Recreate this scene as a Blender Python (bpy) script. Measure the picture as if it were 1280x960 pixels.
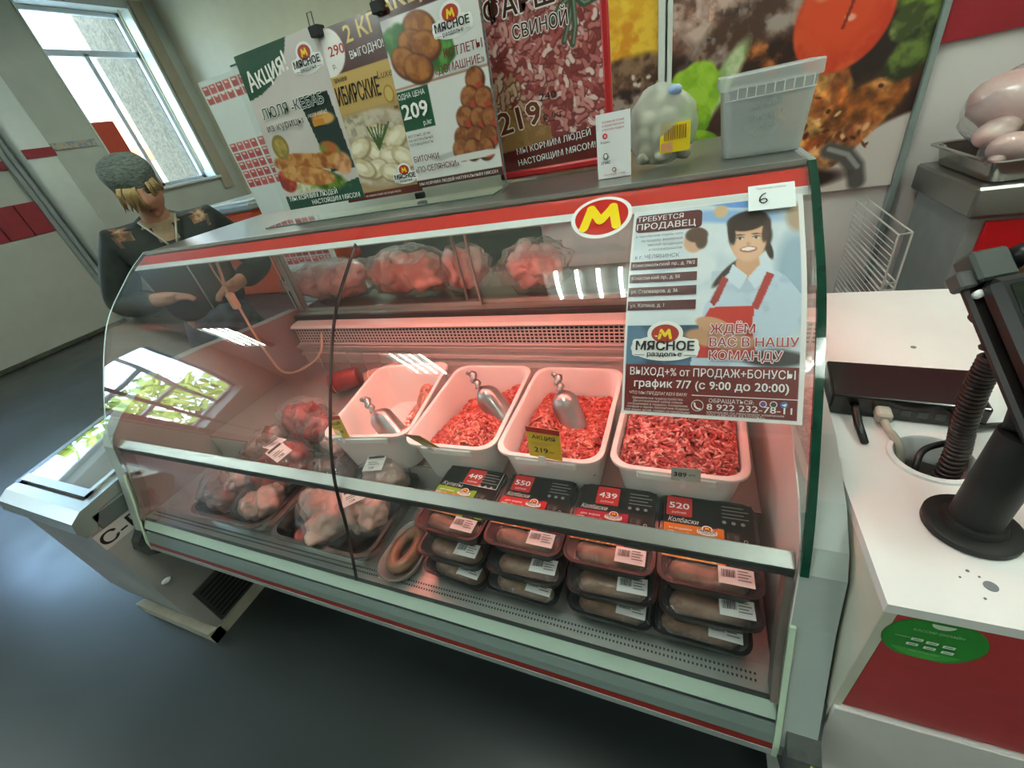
import bpy, bmesh, math, random
import numpy as np
from mathutils import Vector, Matrix, Euler, noise as mnoise

for _o in list(bpy.data.objects):
    bpy.data.objects.remove(_o)
SC = bpy.context.scene
COL = SC.collection
random.seed(7)
PI = math.pi

# ------------------------------------------------------------------ camera
cam = bpy.data.cameras.new('camera')
cam.sensor_fit = 'HORIZONTAL'
cam.sensor_width = 36.0
cam.lens = 512.5 / 1280 * 36.0
cam.clip_start = 0.02
camo = bpy.data.objects.new('camera', cam)
COL.objects.link(camo)
camo.matrix_world = Matrix(((0.92307829, -0.04119042, 0.38240007, 0.0),
                            (0.33590081, 0.57063016, -0.74936765, 0.0),
                            (-0.18734224, 0.8201735, 0.54057221, 1.32),
                            (0, 0, 0, 1)))
SC.camera = camo

# ------------------------------------------------------------------ world, lights, exposure
SC.view_settings.view_transform = 'Standard'
SC.view_settings.look = 'None'
SC.view_settings.gamma = 1.0
SC.view_settings.use_curve_mapping = False
SC.view_settings.exposure = 1.25
SC.cycles.max_bounces = 10
SC.cycles.diffuse_bounces = 4
SC.cycles.glossy_bounces = 4
SC.cycles.transmission_bounces = 6
SC.cycles.transparent_max_bounces = 40
SC.cycles.sample_clamp_indirect = 6.0
SC.cycles.caustics_reflective = False
SC.cycles.caustics_refractive = False
SKY_STRENGTH = 8.0
TUBE_GLOW = 42.0
CASE_POWER = 20.0      # pink meat lamp inside the case

w = bpy.data.worlds.new('sky')
SC.world = w
w.use_nodes = True
nt = w.node_tree
for n in list(nt.nodes):
    nt.nodes.remove(n)
out = nt.nodes.new('ShaderNodeOutputWorld')
bg = nt.nodes.new('ShaderNodeBackground')
bg.inputs['Strength'].default_value = SKY_STRENGTH
tc = nt.nodes.new('ShaderNodeTexCoord')
sp = nt.nodes.new('ShaderNodeSeparateXYZ')
rp = nt.nodes.new('ShaderNodeValToRGB')
rp.color_ramp.elements[0].position = 0.0
rp.color_ramp.elements[0].color = (0.86, 0.90, 0.93, 1)
rp.color_ramp.elements[1].position = 0.3
rp.color_ramp.elements[1].color = (0.36, 0.58, 0.90, 1)
nt.links.new(tc.outputs['Generated'], sp.inputs[0])
nt.links.new(sp.outputs['Z'], rp.inputs[0])
nt.links.new(rp.outputs[0], bg.inputs['Color'])
nt.links.new(bg.outputs[0], out.inputs[0])


def area(name, loc, rot, sx, sy, power, color, spread=PI):
    L = bpy.data.lights.new(name, 'AREA')
    L.shape = 'RECTANGLE'
    L.size, L.size_y, L.energy, L.color = sx, sy, power, color
    L.spread = spread
    o = bpy.data.objects.new(name, L)
    o.location, o.rotation_euler = loc, rot
    COL.objects.link(o)
    return o


# ------------------------------------------------------------------ helpers
def lin(c):
    if isinstance(c, str):
        c = c.lstrip('#')
        c = [int(c[i:i + 2], 16) / 255 for i in (0, 2, 4)]
    return tuple((x / 12.92 if x <= 0.04045 else ((x + 0.055) / 1.055) ** 2.4) for x in c[:3])


def rgb(c):
    if isinstance(c, str):
        c = c.lstrip('#')
        c = [int(c[i:i + 2], 16) / 255 for i in (0, 2, 4)]
    return np.array(c[:3], float)


ORIGIN = {}
FLATS = []


def thing(name, label, cat, loc=(0, 0, 0), group=None, world=True):
    o = bpy.data.objects.new(name, None)
    o.empty_display_size = 0.05
    COL.objects.link(o)
    o.location = loc
    o['label'] = label
    o['category'] = cat
    if group:
        o['group'] = group
    ORIGIN[o.name] = Vector(loc) if world else Vector((0, 0, 0))
    return o


def tag(o, label, cat, group=None, kind=None):
    o['label'] = label
    o['category'] = cat
    if group:
        o['group'] = group
    if kind:
        o['kind'] = kind
    return o


def root_of(o):
    while o.parent:
        o = o.parent
    return o


def mesh(name, verts, faces, mat, parent=None, smooth=False, cols=None, mats=None, fm=None, auto=None):
    """verts in world metres (or in the thing's own frame for things made with world=False)."""
    verts = np.asarray(verts, float).reshape(-1, 3)
    off = np.zeros(3)
    loc = None
    if parent is not None:
        off = np.array(ORIGIN.get(root_of(parent).name, Vector((0, 0, 0))))
    else:
        mn, mx = verts.min(0), verts.max(0)
        loc = np.array([(mn[0] + mx[0]) / 2, (mn[1] + mx[1]) / 2, mn[2]])
        off = loc
    me = bpy.data.meshes.new(name)
    me.from_pydata((verts - off).tolist(), [], faces)
    for m in (mats or [mat]):
        me.materials.append(m)
    if fm is not None:
        me.polygons.foreach_set('material_index', np.asarray(fm, dtype=np.int32))
    if smooth:
        me.polygons.foreach_set('use_smooth', [True] * len(me.polygons))
    if cols is not None:
        a = me.color_attributes.new('Col', 'FLOAT_COLOR', 'POINT')
        c = np.ones((len(verts), 4), np.float32)
        c[:, :3] = cols
        a.data.foreach_set('color', c.ravel())
    me.update()
    o = bpy.data.objects.new(name, me)
    COL.objects.link(o)
    if parent is not None:
        o.parent = parent
    else:
        o.location = loc
        ORIGIN[o.name] = Vector(loc)
    if smooth and auto:
        bm = bmesh.new()
        bm.from_mesh(me)
        for e in bm.edges:
            if len(e.link_faces) == 2 and e.calc_face_angle(0) > auto:
                e.smooth = False
        bm.to_mesh(me)
        bm.free()
    return o


class MB:
    """collects shapes, then links them as ONE mesh object"""
    def __init__(self):
        self.v, self.f, self.c, self.m = [], [], [], []

    def add(self, v, f, col=None, m=0):
        b = len(self.v)
        self.v.extend([tuple(p) for p in v])
        self.f.extend([tuple(i + b for i in q) for q in f])
        self.c.extend([tuple(col) if col is not None else (1, 1, 1)] * len(v))
        self.m.extend([m] * len(f))
        return self

    def box(self, x0, x1, y0, y1, z0, z1, bev=0.0, rot=None, col=None, m=0, seg=1):
        v, f = boxgeo(x0, x1, y0, y1, z0, z1, bev, seg)
        if rot is not None:
            v = [rot @ Vector(p) for p in v]
        return self.add(v, f, col, m)

    def tube(self, pts, r, n=8, col=None, m=0, closed=False):
        v, f = tubegeo(pts, r, n, closed)
        return self.add(v, f, col, m)

    def lathe(self, prof, n=24, origin=(0, 0, 0), axis=None, col=None, m=0):
        v, f = lathegeo(prof, n)
        R = Vector((0, 0, 1)).rotation_difference(Vector(axis)).to_matrix() if axis is not None else Matrix.Identity(3)
        return self.add([R @ Vector(p) + Vector(origin) for p in v], f, col, m)

    def loft(self, rings, cap0=True, cap1=True, col=None, m=0):
        v, f = loftgeo(rings, cap0, cap1)
        return self.add(v, f, col, m)

    def build(self, name, mat, parent=None, smooth=False, auto=None, cols=False):
        mats = mat if isinstance(mat, (list, tuple)) else None
        return mesh(name, self.v, self.f, None if mats else mat, parent, smooth,
                    self.c if cols else None, mats, self.m if mats else None, auto)


def boxgeo(x0, x1, y0, y1, z0, z1, bev=0.0, seg=1):
    bm = bmesh.new()
    bmesh.ops.create_cube(bm, size=1.0)
    for q in bm.verts:
        q.co = Vector(((x0 + x1) / 2 + q.co.x * (x1 - x0), (y0 + y1) / 2 + q.co.y * (y1 - y0), (z0 + z1) / 2 + q.co.z * (z1 - z0)))
    if bev > 0:
        bmesh.ops.bevel(bm, geom=list(bm.edges), offset=bev, segments=seg, affect='EDGES', profile=0.5)
    bm.verts.index_update()
    v = [tuple(q.co) for q in bm.verts]
    f = [tuple(q.index for q in p.verts) for p in bm.faces]
    bm.free()
    return v, f


def tubegeo(pts, r, n=8, closed=False):
    P = [Vector(p) for p in pts]
    k = len(P)
    rr = r if isinstance(r, (list, tuple)) else [r] * k
    v, f = [], []
    up = None
    for i, p in enumerate(P):
        if closed:
            t = P[(i + 1) % k] - P[i - 1]
        else:
            t = P[min(i + 1, k - 1)] - P[max(i - 1, 0)]
        t.normalize()
        if up is None:
            up = Vector((0, 0, 1)) if abs(t.z) < 0.9 else Vector((1, 0, 0))
        a = (up - t * up.dot(t))
        a.normalize()
        b = t.cross(a)
        up = a
        for j in range(n):
            w_ = 2 * PI * j / n
            v.append(p + (a * math.cos(w_) + b * math.sin(w_)) * rr[i])
    m = k if closed else k - 1
    for i in range(m):
        for j in range(n):
            a0, a1 = i * n + j, i * n + (j + 1) % n
            b0, b1 = ((i + 1) % k) * n + j, ((i + 1) % k) * n + (j + 1) % n
            f.append((a0, a1, b1, b0))
    if not closed:
        f.append(tuple(range(n))[::-1])
        f.append(tuple((k - 1) * n + j for j in range(n)))
    return v, f


def lathegeo(prof, n=24):
    v, f = [], []
    for (r, z) in prof:
        for j in range(n):
            a = 2 * PI * j / n
            v.append((r * math.cos(a), r * math.sin(a), z))
    for i in range(len(prof) - 1):
        for j in range(n):
            f.append((i * n + j, i * n + (j + 1) % n, (i + 1) * n + (j + 1) % n, (i + 1) * n + j))
    f.append(tuple(range(n))[::-1])
    f.append(tuple((len(prof) - 1) * n + j for j in range(n)))
    return v, f


def loftgeo(rings, cap0=True, cap1=True):
    n = len(rings[0])
    v = [tuple(p) for r in rings for p in r]
    f = []
    for i in range(len(rings) - 1):
        for j in range(n):
            f.append((i * n + j, i * n + (j + 1) % n, (i + 1) * n + (j + 1) % n, (i + 1) * n + j))
    if cap0:
        f.append(tuple(range(n))[::-1])
    if cap1:
        f.append(tuple((len(rings) - 1) * n + j for j in range(n)))
    return v, f


def rrect(cx, cy, w_, d, r, z, n=5):
    pts = []
    r = min(r, w_ / 2 - 1e-4, d / 2 - 1e-4)
    for (sx, sy, a0) in ((1, 1, 0), (-1, 1, 90), (-1, -1, 180), (1, -1, 270)):
        for k in range(n + 1):
            a = math.radians(a0 + 90 * k / n)
            pts.append((cx + sx * (w_ / 2 - r) + r * math.cos(a), cy + sy * (d / 2 - r) + r * math.sin(a), z))
    return pts


def extrude_yz(profile, x0, x1):
    """closed (y,z) outline swept along x"""
    n = len(profile)
    v = [(x0, y, z) for y, z in profile] + [(x1, y, z) for y, z in profile]
    f = [tuple(range(n)), tuple(range(2 * n - 1, n - 1, -1))]
    for i in range(n):
        j = (i + 1) % n
        f.append((i, i + n, j + n, j))
    return v, f


def catmull(pts, k=6):
    P = [np.array(p, float) for p in pts]
    P = [2 * P[0] - P[1]] + P + [2 * P[-1] - P[-2]]
    o_ = []
    for i in range(1, len(P) - 2):
        for j in range(k):
            t = j / k
            a, b, c, d = P[i - 1], P[i], P[i + 1], P[i + 2]
            o_.append(0.5 * (2 * b + (c - a) * t + (2 * a - 5 * b + 4 * c - d) * t * t + (3 * b - a - 3 * c + d) * t ** 3))
    o_.append(P[-2])
    return o_


def lump(center, radii, seed=0, amp=0.12, freq=9.0, rot=(0, 0, 0), sub=3, flat=None):
    """irregular organic blob: verts, faces"""
    bm = bmesh.new()
    bmesh.ops.create_icosphere(bm, subdivisions=sub, radius=1.0)
    R = Euler(rot).to_matrix()
    v = []
    s = Vector((seed * 3.17, seed * 1.31, seed * 7.77))
    for q in bm.verts:
        d = q.co.normalized()
        p = Vector((d.x * radii[0], d.y * radii[1], d.z * radii[2]))
        h = mnoise.noise(p * freq + s) + 0.5 * mnoise.noise(p * freq * 2.3 + s)
        p = p * (1 + amp * h)
        p = R @ p
        if flat is not None and p.z < -flat:
            p.z = -flat + (p.z + flat) * 0.1
        v.append(p + Vector(center))
    bm.verts.index_update()
    f = [tuple(q.index for q in p.verts) for p in bm.faces]
    bm.free()
    return v, f


# ------------------------------------------------------------------ materials
MATS = {}


def M(name, color, rough=0.5, metal=0.0, var=0.06, scale=30.0, spec=0.5, coat=0.0, bump=0.0, alpha=1.0, emit=None, es=0.0, sss=0.0, stretch=None):
    """principled surface whose colour is varied a little by object-space noise"""
    if name in MATS:
        return MATS[name]
    m = bpy.data.materials.new(name)
    m.use_nodes = True
    t = m.node_tree
    b = t.nodes['Principled BSDF']
    c = lin(color)
    b.inputs['Roughness'].default_value = rough
    b.inputs['Metallic'].default_value = metal
    b.inputs['Specular IOR Level'].default_value = spec
    b.inputs['Coat Weight'].default_value = coat
    b.inputs['Coat Roughness'].default_value = 0.06
    if sss:
        b.inputs['Subsurface Weight'].default_value = sss
        b.inputs['Subsurface Radius'].default_value = (0.02, 0.008, 0.006)
        b.inputs['Subsurface Scale'].default_value = 0.3
    tcn = t.nodes.new('ShaderNodeTexCoord')
    nz = t.nodes.new('ShaderNodeTexNoise')
    nz.inputs['Scale'].default_value = scale
    nz.inputs['Detail'].default_value = 5
    src = tcn.outputs['Object']
    if stretch:
        mp = t.nodes.new('ShaderNodeMapping')
        mp.inputs['Scale'].default_value = stretch
        t.links.new(src, mp.inputs[0])
        src = mp.outputs[0]
    t.links.new(src, nz.inputs['Vector'])
    r = t.nodes.new('ShaderNodeValToRGB')
    r.color_ramp.elements[0].position = 0.3
    r.color_ramp.elements[1].position = 0.7
    r.color_ramp.elements[0].color = tuple(max(0, x * (1 - var)) for x in c) + (1,)
    r.color_ramp.elements[1].color = tuple(min(1, x * (1 + var)) for x in c) + (1,)
    t.links.new(nz.outputs['Fac'], r.inputs[0])
    t.links.new(r.outputs[0], b.inputs['Base Color'])
    if bump:
        bp = t.nodes.new('ShaderNodeBump')
        bp.inputs['Strength'].default_value = bump
        bp.inputs['Distance'].default_value = 0.01
        t.links.new(nz.outputs['Fac'], bp.inputs['Height'])
        t.links.new(bp.outputs[0], b.inputs['Normal'])
    if emit:
        b.inputs['Emission Color'].default_value = lin(emit) + (1,)
        b.inputs['Emission Strength'].default_value = es
    if alpha < 1:
        b.inputs['Alpha'].default_value = alpha
    MATS[name] = m
    return m


def M2(name, c1, c2, rough=0.5, scale=20.0, lo=0.4, hi=0.6, coat=0.0, bump=0.3, c3=None, sss=0.0, stretch=None, metal=0.0):
    """two (or three) colours mixed in blotches"""
    if name in MATS:
        return MATS[name]
    m = M(name, c1, rough, metal, 0.0, scale, coat=coat, bump=bump, sss=sss, stretch=stretch)
    r = [n for n in m.node_tree.nodes if n.type == 'VALTORGB'][0]
    r.color_ramp.elements[0].position = lo
    r.color_ramp.elements[1].position = hi
    r.color_ramp.elements[0].color = lin(c1) + (1,)
    r.color_ramp.elements[1].color = lin(c2) + (1,)
    if c3:
        e = r.color_ramp.elements.new(min(0.98, hi + 0.12))
        e.color = lin(c3) + (1,)
    return m


def M_print(name, rough=0.4, coat=0.0):
    m = bpy.data.materials.new(name)
    m.use_nodes = True
    t = m.node_tree
    b = t.nodes['Principled BSDF']
    a = t.nodes.new('ShaderNodeVertexColor')
    a.layer_name = 'Col'
    t.links.new(a.outputs[0], b.inputs['Base Color'])
    b.inputs['Roughness'].default_value = rough
    b.inputs['Coat Weight'].default_value = coat
    b.inputs['Coat Roughness'].default_value = 0.08
    MATS[name] = m
    return m


def M_glass(name, tint=(1, 1, 1), ior=1.5, rough=0.0, body=0.0, body_col=(1, 1, 1), gloss=1.0, wrinkle=0.0, wscale=40.0):
    """thin clear sheet: passes light straight through, mirrors by Fresnel, and may have a little milky body"""
    m = bpy.data.materials.new(name)
    m.use_nodes = True
    t = m.node_tree
    for n in list(t.nodes):
        t.nodes.remove(n)
    o = t.nodes.new('ShaderNodeOutputMaterial')
    tr = t.nodes.new('ShaderNodeBsdfTransparent')
    tr.inputs[0].default_value = tuple(tint) + (1,)
    gl = t.nodes.new('ShaderNodeBsdfGlossy')
    gl.inputs['Roughness'].default_value = rough
    gl.inputs['Color'].default_value = (gloss, gloss, gloss, 1)
    ge = t.nodes.new('ShaderNodeNewGeometry')
    dt = t.nodes.new('ShaderNodeVectorMath')
    dt.operation = 'DOT_PRODUCT'
    t.links.new(ge.outputs['Incoming'], dt.inputs[0])
    t.links.new(ge.outputs['Normal'], dt.inputs[1])

    def mth(op, a_, b_=None):
        n_ = t.nodes.new('ShaderNodeMath')
        n_.operation = op
        for i_, q_ in enumerate((a_, b_)):
            if q_ is None:
                continue
            if isinstance(q_, (int, float)):
                n_.inputs[i_].default_value = q_
            else:
                t.links.new(q_, n_.inputs[i_])
        return n_.outputs[0]
    f0 = ((ior - 1) / (ior + 1)) ** 2
    fres = mth('ADD', mth('MULTIPLY', mth('POWER', mth('SUBTRACT', 1.0, mth('ABSOLUTE', dt.outputs['Value'])), 5.0), 1 - f0), f0)
    mx = t.nodes.new('ShaderNodeMixShader')
    t.links.new(fres, mx.inputs[0])
    t.links.new(tr.outputs[0], mx.inputs[1])
    t.links.new(gl.outputs[0], mx.inputs[2])
    last = mx
    if body:
        df = t.nodes.new('ShaderNodeBsdfDiffuse')
        df.inputs[0].default_value = tuple(body_col) + (1,)
        m2 = t.nodes.new('ShaderNodeMixShader')
        m2.inputs[0].default_value = body
        t.links.new(mx.outputs[0], m2.inputs[1])
        t.links.new(df.outputs[0], m2.inputs[2])
        last = m2
    if wrinkle:
        tcn = t.nodes.new('ShaderNodeTexCoord')
        nz = t.nodes.new('ShaderNodeTexNoise')
        nz.inputs['Scale'].default_value = wscale
        nz.inputs['Detail'].default_value = 4
        nz.inputs['Distortion'].default_value = 1.5
        t.links.new(tcn.outputs['Object'], nz.inputs['Vector'])
        bp = t.nodes.new('ShaderNodeBump')
        bp.inputs['Strength'].default_value = wrinkle
        bp.inputs['Distance'].default_value = 0.01
        t.links.new(nz.outputs['Fac'], bp.inputs['Height'])
        t.links.new(bp.outputs[0], gl.inputs['Normal'])
        t.links.new(bp.outputs[0], dt.inputs[1])
    t.links.new(last.outputs[0], o.inputs[0])
    MATS[name] = m
    return m


PRINT = M_print('printed paper', 0.38)
PRINT_GLOSS = M_print('laminated print', 0.22, 0.6)
PRINT_MATT = M_print('printed wall panel', 0.5)
GLASS = M_glass('case glass', (0.985, 0.995, 0.99), 1.52)
GLASS_PANE = M_glass('window pane', (0.97, 0.99, 0.99), 1.5)
ACRYL = M_glass('clear acrylic', (0.97, 0.99, 0.985), 1.49, 0.02)
FILM = M_glass('cling film', (0.96, 0.96, 0.96), 1.6, 0.09, 0.015, (0.9, 0.9, 0.9), 1.0, 0.6, 45)
BAGFILM = M_glass('poly bag film', (0.96, 0.96, 0.96), 1.6, 0.13, 0.05, (0.85, 0.85, 0.85), 1.0, 0.8, 30)
MILKY = M_glass('translucent white plastic', (0.93, 0.95, 0.94), 1.45, 0.2, 0.30, (0.85, 0.87, 0.86), 0.7)
GREEN_EDGE = M('green glass edge', '#0c3b2c', 0.12, 0, 0.2, 60, coat=0.5)
STEEL = M('brushed steel', '#9a9c96', 0.32, 0.9, 0.08, 60, stretch=(2, 60, 60))
STEEL_PAN = M('polished steel pan', '#b0a9a4', 0.2, 1.0, 0.08, 40)
ALU = M('aluminium', '#b9bdb8', 0.35, 0.85, 0.06, 60, stretch=(2, 40, 40))
ALU_GREEN = M('pale anodised aluminium', '#b3c6b8', 0.4, 0.3, 0.05, 40, stretch=(2, 40, 40))
PLASTIC_GREY = M('grey plastic', '#8f9793', 0.45, 0, 0.07, 18)
PLASTIC_DARK = M('dark grey plastic', '#3a3d3c', 0.5, 0, 0.15, 25)
WHITE_LAM = M('white laminate', '#e6e3e0', 0.35, 0, 0.03, 8)
RED_LAM = M('red laminate', '#b2383a', 0.4, 0, 0.08, 40)
RED = M('red enamel', '#d0352b', 0.35, 0, 0.05, 15)
WHITE = M('white enamel', '#e2e6e3', 0.35, 0, 0.03, 15)
BLACK = M('black plastic', '#101010', 0.35, 0, 0.2, 50)
BLACK_MATT = M('black matt metal', '#161514', 0.5, 0.2, 0.2, 50)
BIN_WHITE = M('white food plastic', '#ece6e2', 0.3, 0, 0.03, 12, sss=0.15)
PAPER = M('white paper', '#eeeeea', 0.6, 0, 0.03, 20)


# ------------------------------------------------------------------ printed pictures and lettering
class Canvas:
    """a small printed picture: colours on a grid, u to the right, v downward, aspect = height / width"""
    def __init__(self, nx, ny, color, aspect):
        self.nx, self.ny, self.a = nx, ny, aspect
        self.u, self.v = np.meshgrid(np.linspace(0, 1, nx + 1), np.linspace(0, 1, ny + 1))
        self.y = self.v * aspect
        self.p = np.ones((ny + 1, nx + 1, 3)) * rgb(color)

    def blend(self, mask, color):
        m = np.clip(mask, 0, 1)[..., None]
        self.p = self.p * (1 - m) + (rgb(color) if not (isinstance(color, np.ndarray) and color.ndim == 3) else color) * m

    def noise(self, s, seed=0, oct_=4):
        rng = np.random.RandomState(seed)
        o_ = np.zeros_like(self.u)
        amp, tot = 1.0, 0
        for k in range(oct_):
            f = s * 2 ** k
            gx, gy = int(f) + 3, int(f * self.a) + 3
            g = rng.rand(gy, gx)
            x, y = self.u * f, self.y * f
            ix, iy = x.astype(int), y.astype(int)
            fx, fy = x - ix, y - iy
            fx, fy = fx * fx * (3 - 2 * fx), fy * fy * (3 - 2 * fy)
            ix, iy = np.clip(ix, 0, gx - 2), np.clip(iy, 0, gy - 2)
            o_ += amp * (g[iy, ix] * (1 - fx) * (1 - fy) + g[iy, ix + 1] * fx * (1 - fy) + g[iy + 1, ix] * (1 - fx) * fy + g[iy + 1, ix + 1] * fx * fy)
            tot += amp
            amp *= 0.55
        return o_ / tot

    def ell(self, cx, cy, rx, ry, color, rot=0, soft=0.08, tex=None, seed=1, amt=0.3, rough=0.0):
        """ellipse; cx, cy, rx, ry in widths; tex = second colour mixed in by noise"""
        c, s = math.cos(rot), math.sin(rot)
        dx, dy = self.u - cx, self.y - cy
        X, Y = (dx * c + dy * s) / rx, (-dx * s + dy * c) / ry
        d = np.sqrt(X * X + Y * Y)
        if rough:
            d = d + rough * (self.noise(9, seed + 50, 3) - 0.5)
        m = np.clip((1 - d) / soft + 0.5, 0, 1)
        if tex is not None:
            n = np.clip((self.noise(14, seed, 4) - 0.5) * 4 + amt + 0.2, 0, 1)[..., None]
            col = rgb(color) * (1 - n) + rgb(tex) * n
            self.blend(m, col)
        else:
            self.blend(m, color)

    def rect(self, u0, u1, v0, v1, color):
        self.blend(((self.u >= u0) & (self.u <= u1) & (self.v >= v0) & (self.v <= v1)).astype(float), color)

    def poly(self, pts, color):
        """pts in (u, v) fractions"""
        ins = np.zeros(self.u.shape, bool)
        n = len(pts)
        for i in range(n):
            x0, y0 = pts[i]
            x1, y1 = pts[(i + 1) % n]
            c = ((y0 > self.v) != (y1 > self.v)) & (self.u < (x1 - x0) * (self.v - y0) / ((y1 - y0) or 1e-9) + x0)
            ins ^= c
        self.blend(ins.astype(float), color)

    def stroke(self, pts, r, color, soft=0.4):
        """polyline brush in width units"""
        P = np.array(pts, float)
        x0, x1 = P[:, 0].min() - 2 * r, P[:, 0].max() + 2 * r
        y0, y1 = P[:, 1].min() - 2 * r, P[:, 1].max() + 2 * r
        i0, i1 = int(max(0, x0 * self.nx)), int(min(self.nx, x1 * self.nx + 1)) + 1
        j0, j1 = int(max(0, y0 / self.a * self.ny)), int(min(self.ny, y1 / self.a * self.ny + 1)) + 1
        if i1 <= i0 or j1 <= j0:
            return
        U, Y = self.u[j0:j1, i0:i1], self.y[j0:j1, i0:i1]
        d = np.full(U.shape, 9.0)
        for a, b in zip(P[:-1], P[1:]):
            ab = b - a
            t = np.clip(((U - a[0]) * ab[0] + (Y - a[1]) * ab[1]) / (ab @ ab + 1e-12), 0, 1)
            d = np.minimum(d, np.hypot(U - a[0] - t * ab[0], Y - a[1] - t * ab[1]))
        m = np.clip((1 - d / r) / soft + 0.5, 0, 1)[..., None]
        self.p[j0:j1, i0:i1] = self.p[j0:j1, i0:i1] * (1 - m) + rgb(color) * m

    def mince(self, n, u0, u1, v0, v1, r=0.016, seed=3, pal=('#c9746f', '#b5544f', '#e0a09a', '#d98a84', '#8f3a38', '#f0cfc9')):
        rng = random.Random(seed)
        for k in range(n):
            x, y = rng.uniform(u0, u1), rng.uniform(v0, v1) * self.a
            a = rng.uniform(0, 6.28)
            L = rng.uniform(0.02, 0.07)
            pts = [(x, y)]
            for j in range(3):
                a += rng.uniform(-0.7, 0.7)
                x, y = x + L / 2 * math.cos(a), y + L / 2 * math.sin(a)
                pts.append((x, y))
            self.stroke([(q[0] + 0.3 * r, q[1] + 0.5 * r) for q in pts], r * 1.25, '#7a2f2e')
            self.stroke(pts, r, rng.choice(pal))


def sheet(name, canvas, fn, W, H, th, parent=None, mat=None):
    """printed sheet: fn(x, y, n) maps metres right / up / out of the sheet to space"""
    nx, ny = canvas.nx, canvas.ny
    X, Y = canvas.u * W, (1 - canvas.v) * H
    fr = [fn(x, y, 0.0) for x, y in zip(X.ravel(), Y.ravel())]
    N = len(fr)
    f = []
    for j in range(ny):
        for i in range(nx):
            a = j * (nx + 1) + i
            f.append((a, a + nx + 1, a + nx + 2, a + 1))
    # back and rim: a coarse ring that follows the border
    bx = [(i, 0) for i in range(nx)] + [(nx, j) for j in range(ny)] + [(i, ny) for i in range(nx, 0, -1)] + [(0, j) for j in range(ny, 0, -1)]
    kb = 12
    ring = [j * (nx + 1) + i for i, j in bx]
    bv = [fn(canvas.u[j, i] * W, (1 - canvas.v[j, i]) * H, -th) for i, j in bx]
    L = len(bx)
    for k in range(L):
        f.append((ring[k], ring[(k + 1) % L], N + (k + 1) % L, N + k))
    # back face strips joining the left and right borders
    left = [N + (L - j) % L for j in range(ny + 1)]
    right = [N + nx + j for j in range(ny + 1)]
    for j in range(ny):
        f.append((left[j], right[j], right[j + 1], left[j + 1]))
    lc = np.array([lin(c) for c in np.clip(canvas.p.reshape(-1, 3), 0, 1)])
    cols = np.vstack([lc, np.ones((L, 3)) * 0.75])
    return mesh(name, np.vstack([np.array([tuple(p) for p in fr]), np.array([tuple(p) for p in bv])]), f, mat or PRINT, parent, cols=cols)


_TXT = {}


_ADV = {}


def _adv(ch):
    if ch not in _ADV:
        _ADV[ch] = text_geo(ch + '|', 0)[0][:, 0].max() - text_geo('|', 0)[0][:, 0].max()
    return _ADV[ch]


def text_geo(s, bold):
    k = (s, bold)
    if k not in _TXT and ('н' in s or 'ф' in s):
        # these two letters are drawn here stroke by stroke, the others come from the font
        V_, F_, x = [], [], 0.0
        for ch in s:
            if ch == 'н':
                v, f = [], []
                for a, b, c, d in ((.08, .165, 0, .54), (.425, .51, 0, .54), (.165, .425, .24, .315)):
                    f.append(tuple(range(len(v), len(v) + 4)))
                    v += [(a, c, 0), (b, c, 0), (b, d, 0), (a, d, 0)]
                adv = .59
            elif ch == 'ф':
                v = [(.305, -.2, 0), (.385, -.2, 0), (.385, .73, 0), (.305, .73, 0)]
                f = [(0, 1, 2, 3)]
                n_ = 24
                for i in range(n_):
                    a = 2 * PI * i / n_
                    v += [(.345 + .285 * math.cos(a), .27 + .28 * math.sin(a), 0), (.345 + .205 * math.cos(a), .27 + .205 * math.sin(a), 0)]
                f += [(4 + 2 * i, 4 + 2 * ((i + 1) % n_), 5 + 2 * ((i + 1) % n_), 5 + 2 * i) for i in range(n_)]
                adv = .69
            elif ch == ' ':
                v, f, adv = [], [], .28
            else:
                v, f = text_geo(ch, bold)
                v = [tuple(q) for q in v]
                adv = _adv(ch)
            b0 = len(V_)
            V_ += [(q[0] + x, q[1], 0) for q in v]
            F_ += [tuple(i + b0 for i in q) for q in f]
            x += adv
        _TXT[k] = (np.array(V_).reshape(-1, 3), F_)
    if k not in _TXT:
        cu = bpy.data.curves.new('lettering_source', 'FONT')
        cu.body = s
        cu.size = 1.0
        cu.resolution_u = 2
        cu.fill_mode = 'FRONT'
        ob = bpy.data.objects.new('lettering_source', cu)
        COL.objects.link(ob)
        dg = bpy.context.evaluated_depsgraph_get()
        me = bpy.data.meshes.new_from_object(ob.evaluated_get(dg))
        v = np.array([q.co[:] for q in me.vertices]).reshape(-1, 3)
        f = [tuple(p.vertices) for p in me.polygons]
        bpy.data.objects.remove(ob)
        bpy.data.curves.remove(cu)
        bpy.data.meshes.remove(me)
        _TXT[k] = (v, f)
    return _TXT[k]


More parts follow.
